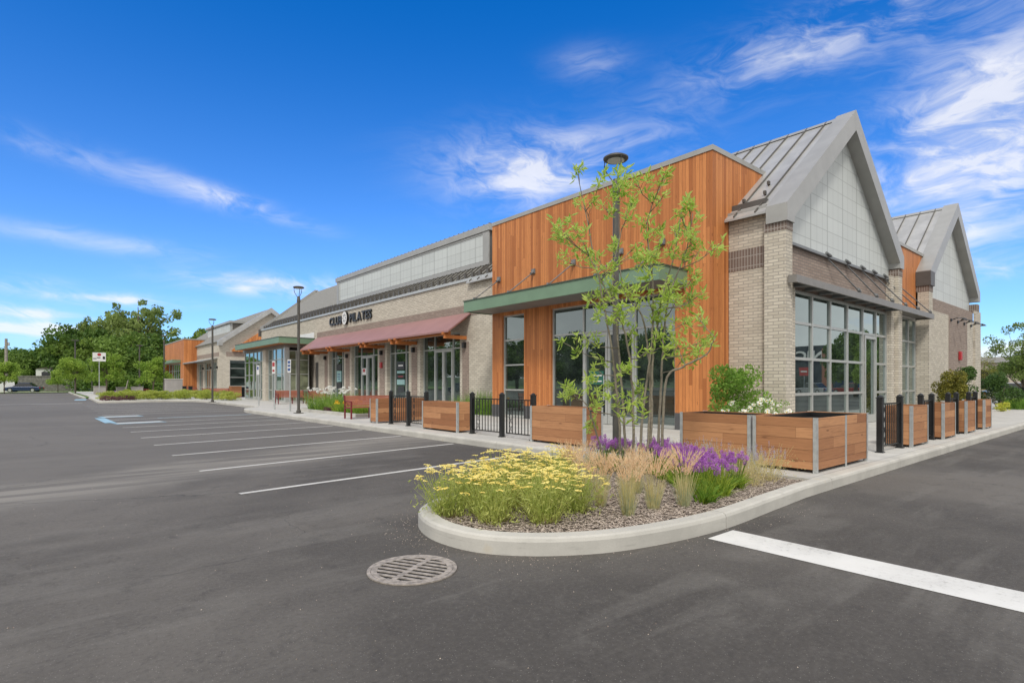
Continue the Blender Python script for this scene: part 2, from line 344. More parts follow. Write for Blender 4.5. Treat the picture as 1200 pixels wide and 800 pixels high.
# ------------------------------------------------------------------ builders
class MB:
    def __init__(s): s.v = []; s.f = []; s.mi = []; s.cur = 0
    def add(s, vs, fs):
        b = len(s.v); s.v += [tuple(v) for v in vs]; s.f += [tuple(i+b for i in f) for f in fs]; s.mi += [s.cur]*len(fs); return s
    def box(s, x0, y0, z0, x1, y1, z1):
        x0, x1 = min(x0, x1), max(x0, x1); y0, y1 = min(y0, y1), max(y0, y1); z0, z1 = min(z0, z1), max(z0, z1)
        return s.add([(x0, y0, z0), (x1, y0, z0), (x1, y1, z0), (x0, y1, z0), (x0, y0, z1), (x1, y0, z1), (x1, y1, z1), (x0, y1, z1)],
                     [(0, 3, 2, 1), (4, 5, 6, 7), (0, 1, 5, 4), (1, 2, 6, 5), (2, 3, 7, 6), (3, 0, 4, 7)])
    def prism(s, poly, axis, a, b):
        """poly: 2-D loop; axis 'y': (x,z) pushed along y; 'x': (y,z) along x; 'z': (x,y) along z"""
        f = {'y': lambda p, q: (p[0], q, p[1]), 'x': lambda p, q: (q, p[0], p[1]), 'z': lambda p, q: (p[0], p[1], q)}[axis]
        n = len(poly); vs = [f(p, a) for p in poly]+[f(p, b) for p in poly]
        return s.add(vs, [tuple(range(n))[::-1], tuple(range(n, 2*n))]+[(i, (i+1) % n, n+(i+1) % n, n+i) for i in range(n)])
    def tube(s, pts, rad, n=8, cap=True):
        pts = [Vector(p) for p in pts]; rads = rad if isinstance(rad, (list, tuple)) else [rad]*len(pts)
        vs = []; fs = []; up = None
        for i, p in enumerate(pts):
            d = (pts[min(i+1, len(pts)-1)]-pts[max(i-1, 0)]).normalized()
            if up is None: up = Vector((0, 0, 1)) if abs(d.z) < .9 else Vector((1, 0, 0))
            u = d.cross(up).normalized(); v = d.cross(u)
            up = -v if False else up
            for k in range(n):
                a = 2*math.pi*k/n; vs.append(p+(u*math.cos(a)+v*math.sin(a))*rads[i])
        for i in range(len(pts)-1):
            for k in range(n): fs.append((i*n+k, i*n+(k+1) % n, (i+1)*n+(k+1) % n, (i+1)*n+k))
        if cap: fs += [tuple(range(n))[::-1], tuple(range((len(pts)-1)*n, len(pts)*n))]
        return s.add(vs, fs)
    def beam(s, p, q, w_, h_):
        p = Vector(p); q = Vector(q); d = (q-p).normalized(); u = d.cross(Vector((0, 0, 1)))
        u = u.normalized() if u.length > .01 else Vector((1, 0, 0)); v = u.cross(d)
        vs = [e+u*a*w_/2+v*b*h_/2 for e in (p, q) for a, b in ((-1, -1), (1, -1), (1, 1), (-1, 1))]
        return s.add(vs, [(0, 1, 2, 3), (7, 6, 5, 4)]+[(i, i+4, (i+1) % 4+4, (i+1) % 4) for i in range(4)])
    def lathe(s, prof, c=(0, 0, 0), n=20):
        vs = []; fs = []
        for r, z in prof:
            for k in range(n): a = 2*math.pi*k/n; vs.append((c[0]+r*math.cos(a), c[1]+r*math.sin(a), c[2]+z))
        for i in range(len(prof)-1):
            for k in range(n): fs.append((i*n+k, i*n+(k+1) % n, (i+1)*n+(k+1) % n, (i+1)*n+k))
        fs += [tuple(range(n))[::-1], tuple(range((len(prof)-1)*n, len(prof)*n))]
        return s.add(vs, fs)
    def arr(s, V, F):
        b = len(s.v); s.v += [tuple(v) for v in np.asarray(V).tolist()]; s.f += [tuple(r) for r in (np.asarray(F)+b).tolist()]; s.mi += [s.cur]*len(F); return s
    def build(s, name, mats, parent=None, bevel=0., smooth=False, kind=None):
        me = bpy.data.meshes.new(name); off = Vector((0, 0, 0)); q = parent
        while q is not None: off += q.location; q = q.parent
        vs = s.v if LOCAL[0] or parent is None else [(v[0]-off.x, v[1]-off.y, v[2]-off.z) for v in s.v]
        me.from_pydata(vs, [], s.f)
        for mm in (mats if isinstance(mats, (list, tuple)) else [mats]): me.materials.append(M[mm])
        if s.cur or any(s.mi): me.polygons.foreach_set('material_index', s.mi)
        if smooth: me.polygons.foreach_set('use_smooth', [True]*len(me.polygons))
        me.update(); o = bpy.data.objects.new(name, me); C.objects.link(o)
        if parent is not None: o.parent = parent
        if bevel:
            bv = o.modifiers.new('bevel', 'BEVEL'); bv.width = bevel; bv.segments = 2; bv.limit_method = 'ANGLE'
        if kind: o['kind'] = kind
        return o
LOCAL = [False]     # True while building a thing in its own coordinates
def thing(name, label, cat, loc=(0, 0, 0), group=None, rz=0.):
    o = bpy.data.objects.new(name, None); C.objects.link(o); o.location = loc; o.rotation_euler = (0, 0, rz)
    o.empty_display_size = .2; o['label'] = label; o['category'] = cat
    if group: o['group'] = group
    return o
def copy_tree(o, parent=None):
    c = o.copy(); C.objects.link(c)
    if parent is not None: c.parent = parent
    for ch in o.children: copy_tree(ch, c)
    return c
def place(proto, first, loc, rz=0., label=None, scale=None, group=None):
    """first placement moves the prototype itself, later ones copy it"""
    o = proto if first else copy_tree(proto)
    o.location = loc; o.rotation_euler = (0, 0, rz)
    if scale is not None: o.scale = scale if isinstance(scale, tuple) else (scale,)*3
    if label: o['label'] = label
    if group: o['group'] = group
    return o
def structure(name, mb, m_, **k): return mb.build(name, m_, kind='structure', **k)

# ------------------------------------------------------------------ ground
structure('asphalt_ground', MB().add([(-1500, -1500, 0), (1500, -1500, 0), (1500, 1500, 0), (-1500, 1500, 0)], [(0, 1, 2, 3)]), 'asphalt')
def catmull(P, n=8):
    out = []
    for i in range(len(P)-1):
        p0 = P[max(i-1, 0)]; p1 = P[i]; p2 = P[i+1]; p3 = P[min(i+2, len(P)-1)]
        for k in range(n):
            t_ = k/n; out.append(tuple(.5*(2*p1[j]+(p2[j]-p0[j])*t_+(2*p0[j]-5*p1[j]+4*p2[j]-p3[j])*t_*t_+(3*p1[j]-p0[j]-3*p2[j]+p3[j])*t_**3) for j in (0, 1)))
    return out+[P[-1]]
tip = catmull([(7.4, 2.98), (6.4, 2.92), (5.05, 2.86), (3.95, 3.02), (3.3, 3.32), (2.88, 3.75), (2.75, 4.25), (2.82, 4.72), (3.05, 5.12), (3.55, 5.42), (4.4, 5.58), (6.6, 5.78), (7.3, 6.0), (7.62, 6.55), (7.65, 7.4)])
path = [(90, 3.0), (60, 3.0), (30, 3.0), (12, 3.0)]+tip+[(7.65, 12), (7.65, 20), (7.65, 29.5)]+catmull([(7.65, 29.5), (8.0, 31.2), (9.0, 32.8), (9.3, 34.5)], 4)+[(9.35, 44.2)]+catmull([(9.35, 44.2), (9.2, 47.5), (8.6, 49.6), (7.2, 50.2)], 4)+[(3.6, 50.3)]+catmull([(3.6, 50.3), (3.05, 50.7), (3.0, 51.6)], 3)+[(3.2, 66)]
clean = [path[0]]
for q in path[1:]:
    if math.dist(q, clean[-1]) > .02: clean.append(q)
path = clean
def offset(path, d):
    out = []
    for i, p_ in enumerate(path):
        a = Vector(path[max(i-1, 0)]); b = Vector(path[min(i+1, len(path)-1)]); t_ = (b-a).normalized(); out.append((p_[0]+t_.y*d, p_[1]-t_.x*d))
    return out
inner = offset(path, .17)
# kerb built of cast lengths with open joints
prof = [(0, -.05), (0, .115), (.012, .142), (.035, .155), (.15, .158), (.168, .15), (.17, .05)]
kb = MB(); rows = [offset(path, o_) for o_, _ in prof]
arc = [0.]
for i in range(1, len(path)): arc.append(arc[-1]+math.dist(path[i], path[i-1]))
def at_arc(r, s_):
    s_ = min(max(s_, 0), arc[-1]-1e-6)
    import bisect
    i = min(bisect.bisect_right(arc, s_)-1, len(arc)-2); f = (s_-arc[i])/(arc[i+1]-arc[i])
    return (r[i][0]*(1-f)+r[i+1][0]*f, r[i][1]*(1-f)+r[i+1][1]*f)
joint0 = None
best = min(range(len(path)), key=lambda i: math.dist(path[i], (5.25, 2.88))); L0 = arc[best]
cuts = sorted(L0+3.05*k for k in range(-40, 60) if k not in (1, 2, 3) and 0 < L0+3.05*k < arc[-1])
cuts = [0]+cuts+[arc[-1]]
for a, b in zip(cuts[:-1], cuts[1:]):
    a += .006; b -= .006
    ss = [a]+[x for x in arc if a+.02 < x < b-.02]+[b]
    vs = []; fs = []; n = len(prof)
    for s_ in ss:
        for (o_, z_), r in zip(prof, rows):
            q = at_arc(r, s_); vs.append((q[0], q[1], z_))
    for i in range(len(ss)-1):
        for k in range(n-1): fs.append((i*n+k, (i+1)*n+k, (i+1)*n+k+1, i*n+k+1))
    fs += [tuple(range(n)), tuple(range((len(ss)-1)*n, len(ss)*n))[::-1]]
    kb.add(vs, fs)
structure('curb', kb, 'curb_concrete')
# pavement and planting bed behind the kerb
i0 = next(i for i, q in enumerate(path) if q[0] < 7.9); i1 = next(i for i, q in enumerate(path) if i > i0+10 and q[1] > 6.6)
sw = [(90, 80)]+[q for q in inner[:i0]]+[(8.0, inner[i0][1])]+[(8.0, 6.45)]+inner[i1:]+[(3.4, 110), (40, 110)]
structure('sidewalk', MB().add([(x, y, .147) for x, y in sw], [tuple(range(len(sw)))]), 'concrete')
structure('sidewalk_edge', MB().box(8.0, 3.17, .0, 8.012, 6.45, .1465), 'curb_concrete')
bed = [(7.998, inner[i0][1])]+inner[i0:i1]+[(7.9, 6.445), (7.998, 6.445)]
structure('bed_soil', MB().add([(x, y, .105) for x, y in bed], [tuple(range(len(bed)))]), 'mulch_ground')
def inside(x, y, poly):
    r = False; j = len(poly)-1
    for i in range(len(poly)):
        if (poly[i][1] > y) != (poly[j][1] > y) and x < (poly[j][0]-poly[i][0])*(y-poly[i][1])/(poly[j][1]-poly[i][1])+poly[i][0]: r = not r
        j = i
    return r
mb = MB()
for _ in range(26000):
    x = random.uniform(2.9, 8.0); y = random.uniform(3.0, 6.4)
    if y > 5.3 and random.random() < .7: continue
    if not inside(x, y, bed): continue
    a = random.uniform(0, math.pi); l = random.uniform(.010, .042); w_ = random.uniform(.003, .009)
    z = .106+random.random()**2*.022; tz = random.uniform(-.25, .25)*l
    ca, sa = math.cos(a), math.sin(a)
    mb.add([(x-ca*l-sa*w_, y-sa*l+ca*w_, z-tz), (x-ca*l+sa*w_, y-sa*l-ca*w_, z-tz+.001), (x+ca*l+sa*w_, y+sa*l-ca*w_, z+tz+.002), (x+ca*l-sa*w_, y+sa*l+ca*w_, z+tz)], [(0, 1, 2, 3)])
o = mb.build('mulch', 'chip', kind='stuff'); o['label'] = 'loose brown wood chip mulch around the island plants'; o['category'] = 'mulch'

mb = MB(); random.seed(31)
for _ in range(1500):
    if random.random() < .6:
        i = random.randint(8, len(path)-70) if len(path) > 90 else random.randint(4, len(path)-2); q = offset(path, -abs(random.gauss(.02, .16)))[i]; x, y = q[0]+random.gauss(0, .3)*.4, q[1]+random.gauss(0, .1)
    else: x, y = random.uniform(-2, 8), random.uniform(.8, 12)
    if inside(x, y, sw) or inside(x, y, tip): continue
    r = random.uniform(.002, .006); a = random.uniform(0, 3)
    mb.add([(x+r*math.cos(a+g), y+r*math.sin(a+g)*.7, .001) for g in (0, 1.6, 3.1, 4.7)]+[(x, y, r*1.1)], [(0, 1, 4), (1, 2, 4), (2, 3, 4), (3, 0, 4)])
o = mb.build('grit', 'chip', kind='stuff'); o['label'] = 'loose grit and crumbs lying on the asphalt by the kerb'; o['category'] = 'grit'
# painted markings
def stripe(p, q, wd, m_, name='parking_stripe', z=.004):
    p = Vector((*p, 0)); q = Vector((*q, 0)); d = (q-p).normalized(); u = Vector((-d.y, d.x, 0))*wd/2
    o = structure(name, MB().add([(*(a)[:2], z) for a in (p-u, q-u, q+u, p+u)], [(0, 1, 2, 3)]), m_); return o
ys = [7.87, 10.33, 12.9, 15.32, 17.6, 19.9, 22.1, 24.3]
for k, y0 in enumerate(ys): stripe((1.96, y0), (7.5, y0+.75 if k else y0+.62), .10, 'line_white')
for y0 in (26.9, 31.3, 33.9, 36.5, 39.1, 41.7, 44.3, 47.0): stripe((2.0, y0), (7.6 if y0 < 30 else 9.2, y0+.7), .10, 'line_white')
stripe((1.9, 24.35), (3.45, 24.62), .85, 'line_blue', 'blue_marking', .008); stripe((1.85, 24.9), (1.75, 28.6), .34, 'line_blue', 'blue_marking', .010)
stripe((1.8, 29.4), (3.3, 29.6), .95, 'line_blue', 'blue_marking', .008)
stripe((2.0, 24.37), (3.4, 24.6), .5, 'line_white', 'blue_marking', .012); stripe((1.95, 29.42), (3.2, 29.58), .55, 'line_white', 'blue_marking', .012)
stripe((3.6, 27.2), (7.4, 27.7), .12, 'line_blue', 'blue_marking', .008); stripe((7.9, 29.2), (8.9, 32.4), .3, 'line_blue', 'blue_marking', .008)
stripe((4.965, 2.78), (4.965, -14), .46, 'stop_white', 'stop_line')
stripe((-6.5, 51.4), (2.1, 51.0), .28, 'line_white', 'stop_line'); stripe((2.3, 60.0), (2.6, 64.0), .8, 'line_blue', 'blue_marking')
# lawn and hills far off
structure('grass_verge', MB().add([(-300, 112, .08), (3.0, 108, .08), (3.0, 66, .08), (3.3, 66, .08), (40, 110, .08), (160, 110, .08), (160, 400, .08), (-300, 400, .08)], [tuple(range(8))]), 'grass')
structure('verge_curb', MB().box(-120, 111.2, 0, 3.0, 111.45, .14).box(2.8, 66, 0, 3.0, 111.3, .14), 'curb_concrete')
mb = MB(); N = 60; rr = [(240, 0), (300, 4), (420, 9), (700, 12), (1200, -5)]; vs = []
for r, h in rr:
    for k in range(N+1):
        a = 2*math.pi*k/N; vs.append((r*math.cos(a), r*math.sin(a), h*(.65+.5*mnoise.noise((math.cos(a)*3, math.sin(a)*3, r*.01)))))
mb.add(vs, [(i*(N+1)+k, i*(N+1)+k+1, (i+1)*(N+1)+k+1, (i+1)*(N+1)+k) for i in range(len(rr)-1) for k in range(N)])
structure('hills', mb, 'hill_green', smooth=True)

# ------------------------------------------------------------------ building helpers
def wallx(mb, x0, x1, y0, y1, z0, z1, ops=()):
    ys_ = sorted({y0, y1, *[o_[0] for o_ in ops], *[o_[1] for o_ in ops]})
    for a, b in zip(ys_[:-1], ys_[1:]):
        hit = sorted((o_[2], o_[3]) for o_ in ops if o_[0] <= a+1e-6 and o_[1] >= b-1e-6); z = z0
        for lo, hi in hit:
            if lo > z: mb.box(x0, a, z, x1, b, lo)
            z = hi
        if z < z1: mb.box(x0, a, z, x1, b, z1)
    return mb
def window(parent, axis, c, u0, u1, z0, z1, us=(), zs=(), doors=(), name='storefront', gm='glass', fw=.055, heavy=.05, seg=None):
    """glazing in the plane axis=c: glass sheet is the part, its frame and doors are sub-parts.
    c faces the street at smaller values; us = mullions, zs = transoms, doors = (u0,u1,ztop)"""
    def bx(mb, a0, a1, b0, b1, d0, d1):
        if axis == 'x': mb.box(c+d0, a0, b0, c+d1, a1, b1)
        else: mb.box(a0, c+d0, b0, a1, c+d1, b1)
        return mb
    g = bx(MB(), u0+.01, u1-.01, z0+.01, z1-.01, 0, .03).build(name, gm, parent)
    fr = MB()
    bx(fr, u0, u0+fw, z0, z1, -.05, .06); bx(fr, u1-fw, u1, z0, z1, -.05, .06)
    bx(fr, u0+fw, u1-fw, z1-fw, z1, -.045, .06); bx(fr, u0+fw, u1-fw, z0, z0+.09, -.045, .06)
    edges = sorted([u0+fw, u1-fw]+[x for x in us])
    for u in us:
        lo = z0+.09
        bx(fr, u-fw/2, u+fw/2, lo, z1-fw, -.05, .055)
    for z in zs:
        skip = [(d0, d1) for d0, d1, zt in doors if z < zt-.02]
        segs = [(u0+fw, u1-fw)]
        for d0, d1 in skip: segs = [s_ for a, b in segs for s_ in ((a, min(b, d0)), (max(a, d1), b)) if s_[1]-s_[0] > .05]
        for a, b in segs: bx(fr, a, b, z-fw/2, z+fw/2, -.040, .05)
    fr.build('frame', 'aluminium', g)
    for d0, d1, zt in doors:
        dm = MB(); t_ = .085
        bx(dm, d0, d0+t_, z0, zt, -.075, -.005); bx(dm, d1-t_, d1, z0, zt, -.075, -.005)
        bx(dm, d0+t_, d1-t_, zt-.10, zt, -.073, -.005); bx(dm, d0+t_, d1-t_, z0, z0+.25, -.073, -.005)
        dm.build('door', 'aluminium', g)
    return g
def seam_roof(mb, xe, ze, xr, zr, y0, y1, step=.42, th=.06, h=.045):
    mb.add([(xe, y0, ze), (xe, y1, ze), (xr, y1, zr), (xr, y0, zr), (xe, y0, ze-th), (xe, y1, ze-th), (xr, y1, zr-th), (xr, y0, zr-th)],
           [(0, 1, 2, 3), (7, 6, 5, 4), (0, 4, 5, 1), (1, 5, 6, 2), (2, 6, 7, 3), (3, 7, 4, 0)])
def seams(mb, xe, ze, xr, zr, y0, y1, step=.42, w_=.028, h=.05):
    k = int((y1-y0)/step)
    for i in range(k+1):
        y = y0+.05+i*step
        if y > y1-.02: break
        mb.beam((xe, y, ze+h/2), (xr, y, zr+h/2), w_, h)
def lamp_fix(parent, x, y, z, axis='x'):
    if axis == 'x': MB().box(x-.16, y-.07, z-.12, x, y+.07, z+.12).build('wall_lamp', 'black_paint', parent, bevel=.01)
    else: MB().box(x-.07, y-.16, z-.12, x+.07, y, z+.12).build('wall_lamp', 'black_paint', parent, bevel=.01)

# ------------------------------------------------------------------ near shop building
B = thing('shop_building', 'long brick and orange cedar shopping building with two steep grey gables at its near end', 'building', (14.4, 6.5, .147))
ZB = .12
# cedar box
mb = MB()
wallx(mb, 13.6, 13.85, 7.85, 17.34, ZB, 7.66, [(9.0, 14.0, .1, 4.06), (15.44, 16.71, .1, 4.06)])
mb.box(13.851, 7.85, ZB, 17.2, 8.1, 7.66); mb.box(13.851, 17.1, 4, 16.5, 17.34, 7.66)
mb.box(13.9, 8.15, 7.2, 17.2, 17.05, 7.3)
cb = mb.build('cedar_box', 'cedar_cladding', B)
MB().box(13.575, 7.825, 7.662, 13.9, 17.36, 7.80).box(13.901, 7.825, 7.662, 17.2, 8.12, 7.80).build('coping', 'roof_edge', cb)
bg_ = MB()
for a, b in ((7.83, 8.995), (14.005, 15.435), (16.715, 17.35)): MB().box(13.585, a, ZB, 13.62, b, .62).build('base_board', 'base_grey', cb)
window(B, 'x', 13.72, 9.0, 14.0, .16, 4.06, us=(10.43, 12.54), zs=(3.12,), doors=((10.46, 11.48, 3.08), (11.50, 12.51, 3.08)))
for y in (11.38, 11.60): MB().tube([(13.60, y, .9), (13.60, y, 1.7)], .018, 6).build('door_handle', 'galvanised', B)
window(B, 'x', 13.72, 15.44, 16.71, .16, 4.06, zs=(3.1, 2.15, 1.2), name='window')
MB().box(13.685, 11.70, 1.42, 13.715, 12.30, 1.85).build('window_sign', 'poster_green', B)
tx = MB().box(13.66, 11.75, 1.68, 13.684, 12.25, 1.72).box(13.66, 11.75, 1.50, 13.684, 12.1, 1.54).build('window_sign_text', 'white_paint', B)
# green canopy over the corner entrance
cn = MB().box(12.26, 8.6, 4.16, 12.32, 17.4, 4.56).box(12.321, 8.6, 4.16, 13.59, 8.66, 4.56).box(12.321, 17.34, 4.16, 13.59, 17.4, 4.56).build('canopy', 'green_paint', B)
MB().box(12.23, 8.57, 4.561, 13.59, 17.43, 4.595).build('canopy_edge', 'green_edge', cn)
sf = MB(); nY = 6; st = (17.34-8.66)/nY
for i in range(nY): sf.box(12.33, 8.67+i*st, 4.19, 13.59, 8.66+(i+1)*st-.012, 4.215)
sf.build('soffit', 'soffit', cn)
for y in (9.4, 10.9, 12.9, 14.9, 16.9):
    rd = MB().tube([(13.6, y, 5.5), (12.4, y, 4.62)], .022, 8); rd.box(13.55, y-.09, 5.42, 13.6, y+.09, 5.60); rd.tube([(13.6, y, 5.51), (13.46, y, 5.41)], .055, 8); rd.box(12.36, y-.04, 4.595, 12.5, y+.04, 4.68)
    rd.build('tie_rod', 'steel_grey', cn)
# corner brick wall, pier
mb = MB().box(14.44, 6.77, ZB, 14.75, 7.845, 4.5).box(14.44, 6.77, 5.061, 14.75, 7.845, 6.0)
mb.box(14.25, 6.22, ZB, 14.62, 6.769, 5.33).box(14.62, 6.34, ZB, 15.07, 6.77, 4.2).build('brick_wall', 'beige_brick', B)
MB().box(14.43, 6.772, 4.5, 14.75, 7.846, 5.06).build('brick_band', 'brown_soldier_brick', B); MB().box(14.24, 6.21, 5.33, 14.63, 6.775, 5.58).build('brick_band', 'brown_soldier_brick', B)
MB().box(14.38, 6.775, 6.0, 14.8, 7.846, 6.11).build('coping', 'roof_edge', B)
MB().box(14.6, 6.9, 6.11, 14.8, 7.84, 6.36).build('flashing', 'dark_metal', B)
# gable ends
def gable(xc, hw, zt, zbot_panel, yf=6.16, piers=True):
    s_ = .802; ze = zt-s_*hw; a, b = xc-hw, xc+hw
    def half(sg):
        e = xc+sg*hw; i_ = xc+sg*(hw-.44)
        return [(e, ze-.45), (i_, ze-.45), (i_, zt-.62-s_*(hw-.44)), (xc, zt-.62), (xc, zt), (e, ze)]
    mb = MB().prism(half(-1), 'y', yf, 6.70).prism(half(1), 'y', yf, 6.70)
    rk = mb.build('gable_frame', 'roof_edge', B)
    i_ = hw-.40
    MB().prism([(xc-i_, zbot_panel), (xc+i_, zbot_panel), (xc+i_, zt-.55-s_*i_), (xc, zt-.55), (xc-i_, zt-.55-s_*i_)], 'y', 6.52, 6.66).build('metal_panel', 'grey_panel', B)
    rf = MB(); y1 = 20.
    seam_roof(rf, a+.02, ze-.09, xc, zt-.11, 6.701, y1); seam_roof(rf, xc, zt-.11, b-.02, ze-.09, 6.701, y1)
    ro = rf.build('gable_roof', 'roof_metal', B)
    sm = MB(); seams(sm, a+.02, ze-.09, xc, zt-.11, 6.95, y1, .58); seams(sm, b-.02, ze-.09, xc, zt-.11, 6.95, y1, .58)
    sm.build('roof_seam', 'seam_dark', ro)
    rc = MB().prism([(xc-.16, zt-.20), (xc, zt-.06), (xc+.16, zt-.20), (xc, zt-.16)], 'y', 6.701, y1).build('ridge_cap', 'roof_edge', ro)
    return ze
gable(18.92, 4.73, 9.78, 5.18)
gable(31.6, 4.5, 9.60, 4.85)
for y, u in ((7.1, .5), (7.25, .95), (7.6, .35)): MB().box(14.4+u*1.2, y, 6.12+u*.96, 14.49+u*1.2, y+.06, 6.22+u*.96).build('snow_guard', 'dark_metal', B)
# gable 1 lower wall
MB().box(14.63, 6.5, 3.97, 23.2, 6.75, 5.10).build('brick_band', 'brown_brick', B)
MB().box(14.63, 6.40, 5.10, 23.2, 6.60, 5.175).build('ledge', 'steel_grey', B)
window(B, 'y', 6.52, 15.07, 22.86, .16, 3.96, us=(16.51, 17.81, 19.16, 20.50, 21.75), zs=(3.09, 2.12, 1.15), doors=((20.60, 21.70, 3.03),), fw=.075)
mb = MB().box(22.86, 6.34, ZB, 23.23, 6.8, 5.25).box(23.23, 6.22, ZB, 23.65, 6.9, 5.27)
mb.box(23.65, 6.65, ZB, 24.95, 6.9, 4.15).box(24.95, 6.65, ZB, 27.05, 6.9, .45).box(24.95, 6.65, 4.02, 27.1, 6.9, 4.15)
mb.build('brick_wall', 'beige_brick', B)
MB().box(23.22, 6.21, 5.27, 23.66, 6.78, 5.50).build('brick_band', 'brown_soldier_brick', B)
window(B, 'y', 6.70, 24.95, 27.05, .45, 4.02, us=(26.1,), zs=(3.1, 2.12, 1.15), name='window', fw=.07)
cb2 = MB().box(23.65, 6.66, 4.15, 29.5, 6.9, 6.72).build('cedar_box', 'cedar_cladding', B)
MB().box(23.65, 6.62, 6.722, 29.5, 6.95, 6.84).build('coping', 'roof_edge', cb2)
MB().box(24.95, 6.62, 4.021, 27.08, 6.649, 4.32).build('lintel', 'white_paint', B)
# steel canopy along the gable side
cn = MB().box(14.32, 5.99, 3.98, 26.85, 6.05, 4.17).box(14.32, 6.051, 3.98, 14.38, 6.2, 4.17).box(26.79, 6.051, 3.98, 26.85, 6.6, 4.17).build('steel_canopy', 'canopy_steel', B)
MB().box(14.66, 6.051, 4.06, 22.85, 6.49, 4.09).box(23.67, 6.051, 4.06, 26.78, 6.64, 4.09).build('soffit', 'soffit', cn)
for k in range(9): MB().box(15.0+k*.95, 6.055, 3.97, 15.08+k*.95, 6.46, 4.055).build('canopy_rib', 'steel_grey', cn)
for x0, x1 in ((17.4, 18.75), (18.9, 20.3), (20.2, 21.85), (21.3, 23.35), (22.4, 24.85), (23.6, 26.45)):
    rd = MB().tube([(x0, 6.48, 5.16), (x1, 6.03, 4.22)], .018, 8); rd.tube([(x0-.12, 6.40, 5.22), (x0+.12, 6.36, 5.15)], .04, 8); rd.tube([(x1-.07, 6.03, 4.27), (x1+.06, 6.03, 4.2)], .05, 8)
    rd.build('tie_rod', 'steel_grey', cn)
# gable 2 lower wall
mb = MB().box(27.1, 6.22, ZB, 36.1, 6.6, 4.42); mb.box(27.1, 6.22, 4.42, 27.62, 6.7, 5.15); mb.box(34.88, 6.15, ZB, 36.12, 6.219, 5.0).box(27.1, 6.601, ZB, 27.5, 6.9, 5.15).build('brick_wall', 'beige_brick', B)
MB().box(27.621, 6.24, 4.42, 34.87, 6.6, 4.93).box(30.15, 6.20, ZB, 33.5, 6.219, 4.42).build('brick_band', 'brown_brick', B)
MB().box(35.6, 6.2, 5.0, 36.1, 6.7, 5.4).build('brick_band', 'brown_soldier_brick', B); MB().box(27.09, 6.21, 5.15, 27.63, 6.76, 5.38).build('brick_band', 'brown_soldier_brick', B)
MB().box(27.05, 6.15, 5.38, 27.66, 6.72, 5.95).build('gable_foot', 'dark_metal', B)
for x in (30.4, 31.6, 32.8, 34.2):
    l_ = MB().tube([(x, 6.2, 4.22), (x, 5.95, 4.30), (x+.1, 5.75, 4.28)], .02, 8).tube([(x, 6.2, 4.22), (x, 6.15, 4.22)], .07, 10).lathe([(.03, 0), (.11, -.06), (.12, -.09)], (x+.1, 5.75, 4.28), 12).build('wall_lamp', 'black_paint', B)
MB().box(31.75, 6.08, 2.5, 31.98, 6.199, 2.9).build('fire_bell', 'red_paint', B, bevel=.03)
MB().box(36.12, 6.3, ZB, 36.2, 6.42, 5.0).build('downpipe', 'roof_edge', B)
# long brick front
bays = [(20.74, 24.2), (25.36, 27.73), (28.85, 32.34), (33.48, 35.83)]
mb = MB(); wallx(mb, 14.4, 14.8, 17.345, 38.4, ZB, 5.98, [(a, b, .1, 3.78) for a, b in bays]+[(37.7, 38.35, .1, 2.9)])
wallx(mb, 14.4, 14.8, 38.4, 50.8, 4.2, 5.98); mb.box(14.81, 50.5, 4.2, 23, 50.8, 5.9)
mb.box(14.81, 38.4, ZB, 15.0, 50.8, 4.3)
mb.build('brick_wall', 'beige_brick', B)
MB().prism([(14.4, 5.98), (23.9, 5.98), (19.2, 9.75)], 'y', 50.5, 50.79).build('gable_wall', 'beige_brick', B)
MB().box(14.385, 17.36, 4.45, 14.399, 37.95, 4.93).build('brick_band', 'brown_brick', B)
for a, b in ((20.04, 20.54), (24.50, 25.06), (28.0, 28.6), (32.62, 33.2), (36.1, 36.6)): MB().box(14.385, a, ZB, 14.399, b, 3.30).build('brick_inset', 'brown_brick', B)
for y in (20.29, 24.78, 28.3, 32.9, 36.35): lamp_fix(B, 14.384, y, 3.15)
MB().box(14.30, 28.22, 2.3, 14.384, 28.46, 2.62).build('fire_bell', 'red_paint', B, bevel=.02)
MB().box(14.45, 37.72, ZB, 14.5, 38.33, 2.88).build('louvre_door', 'dark_metal', B)
def bay(y0, y1, door, um):
    ds = ()
    if door: ds = ((um[0]+.03, (um[0]+um[1])/2-.005, 3.04), ((um[0]+um[1])/2+.005, um[1]-.03, 3.04))
    window(B, 'x', 14.62, y0, y1, .16, 3.78, us=um, zs=(3.08,), doors=ds)
bay(20.74, 24.2, True, (21.55, 23.15)); bay(25.36, 27.73, False, (25.95, 27.15)); bay(28.85, 32.34, True, (29.75, 31.35)); bay(33.48, 35.83, False, (34.1, 35.2))
for y in (22.26, 30.46): MB().tube([(14.50, y, .95), (14.50, y, 1.6)], .02, 6).build('door_handle', 'galvanised', B)
def poster(y0, y1, z0, z1, m_, ch=(), x=14.585):
    o_ = MB().box(x, y0, z0, x+.03, y1, z1).build('window_poster', m_, B)
    for a, b, c_, d, mm in ch: MB().box(x-.004, a, c_, x-.001, b, d).build('poster_print', mm, o_)
poster(26.15, 26.95, 2.18, 2.62, 'poster_dark', [(26.3, 26.8, 2.36, 2.44, 'white_paint')])
poster(26.15, 26.95, 1.98, 2.12, 'poster_teal'); poster(26.15, 26.95, 1.74, 1.90, 'poster_dark', [(26.3, 26.8, 1.79, 1.84, 'red_paint')]); poster(26.15, 26.95, 1.38, 1.66, 'poster_teal'); poster(26.2, 26.9, 1.0, 1.3, 'poster_dark')
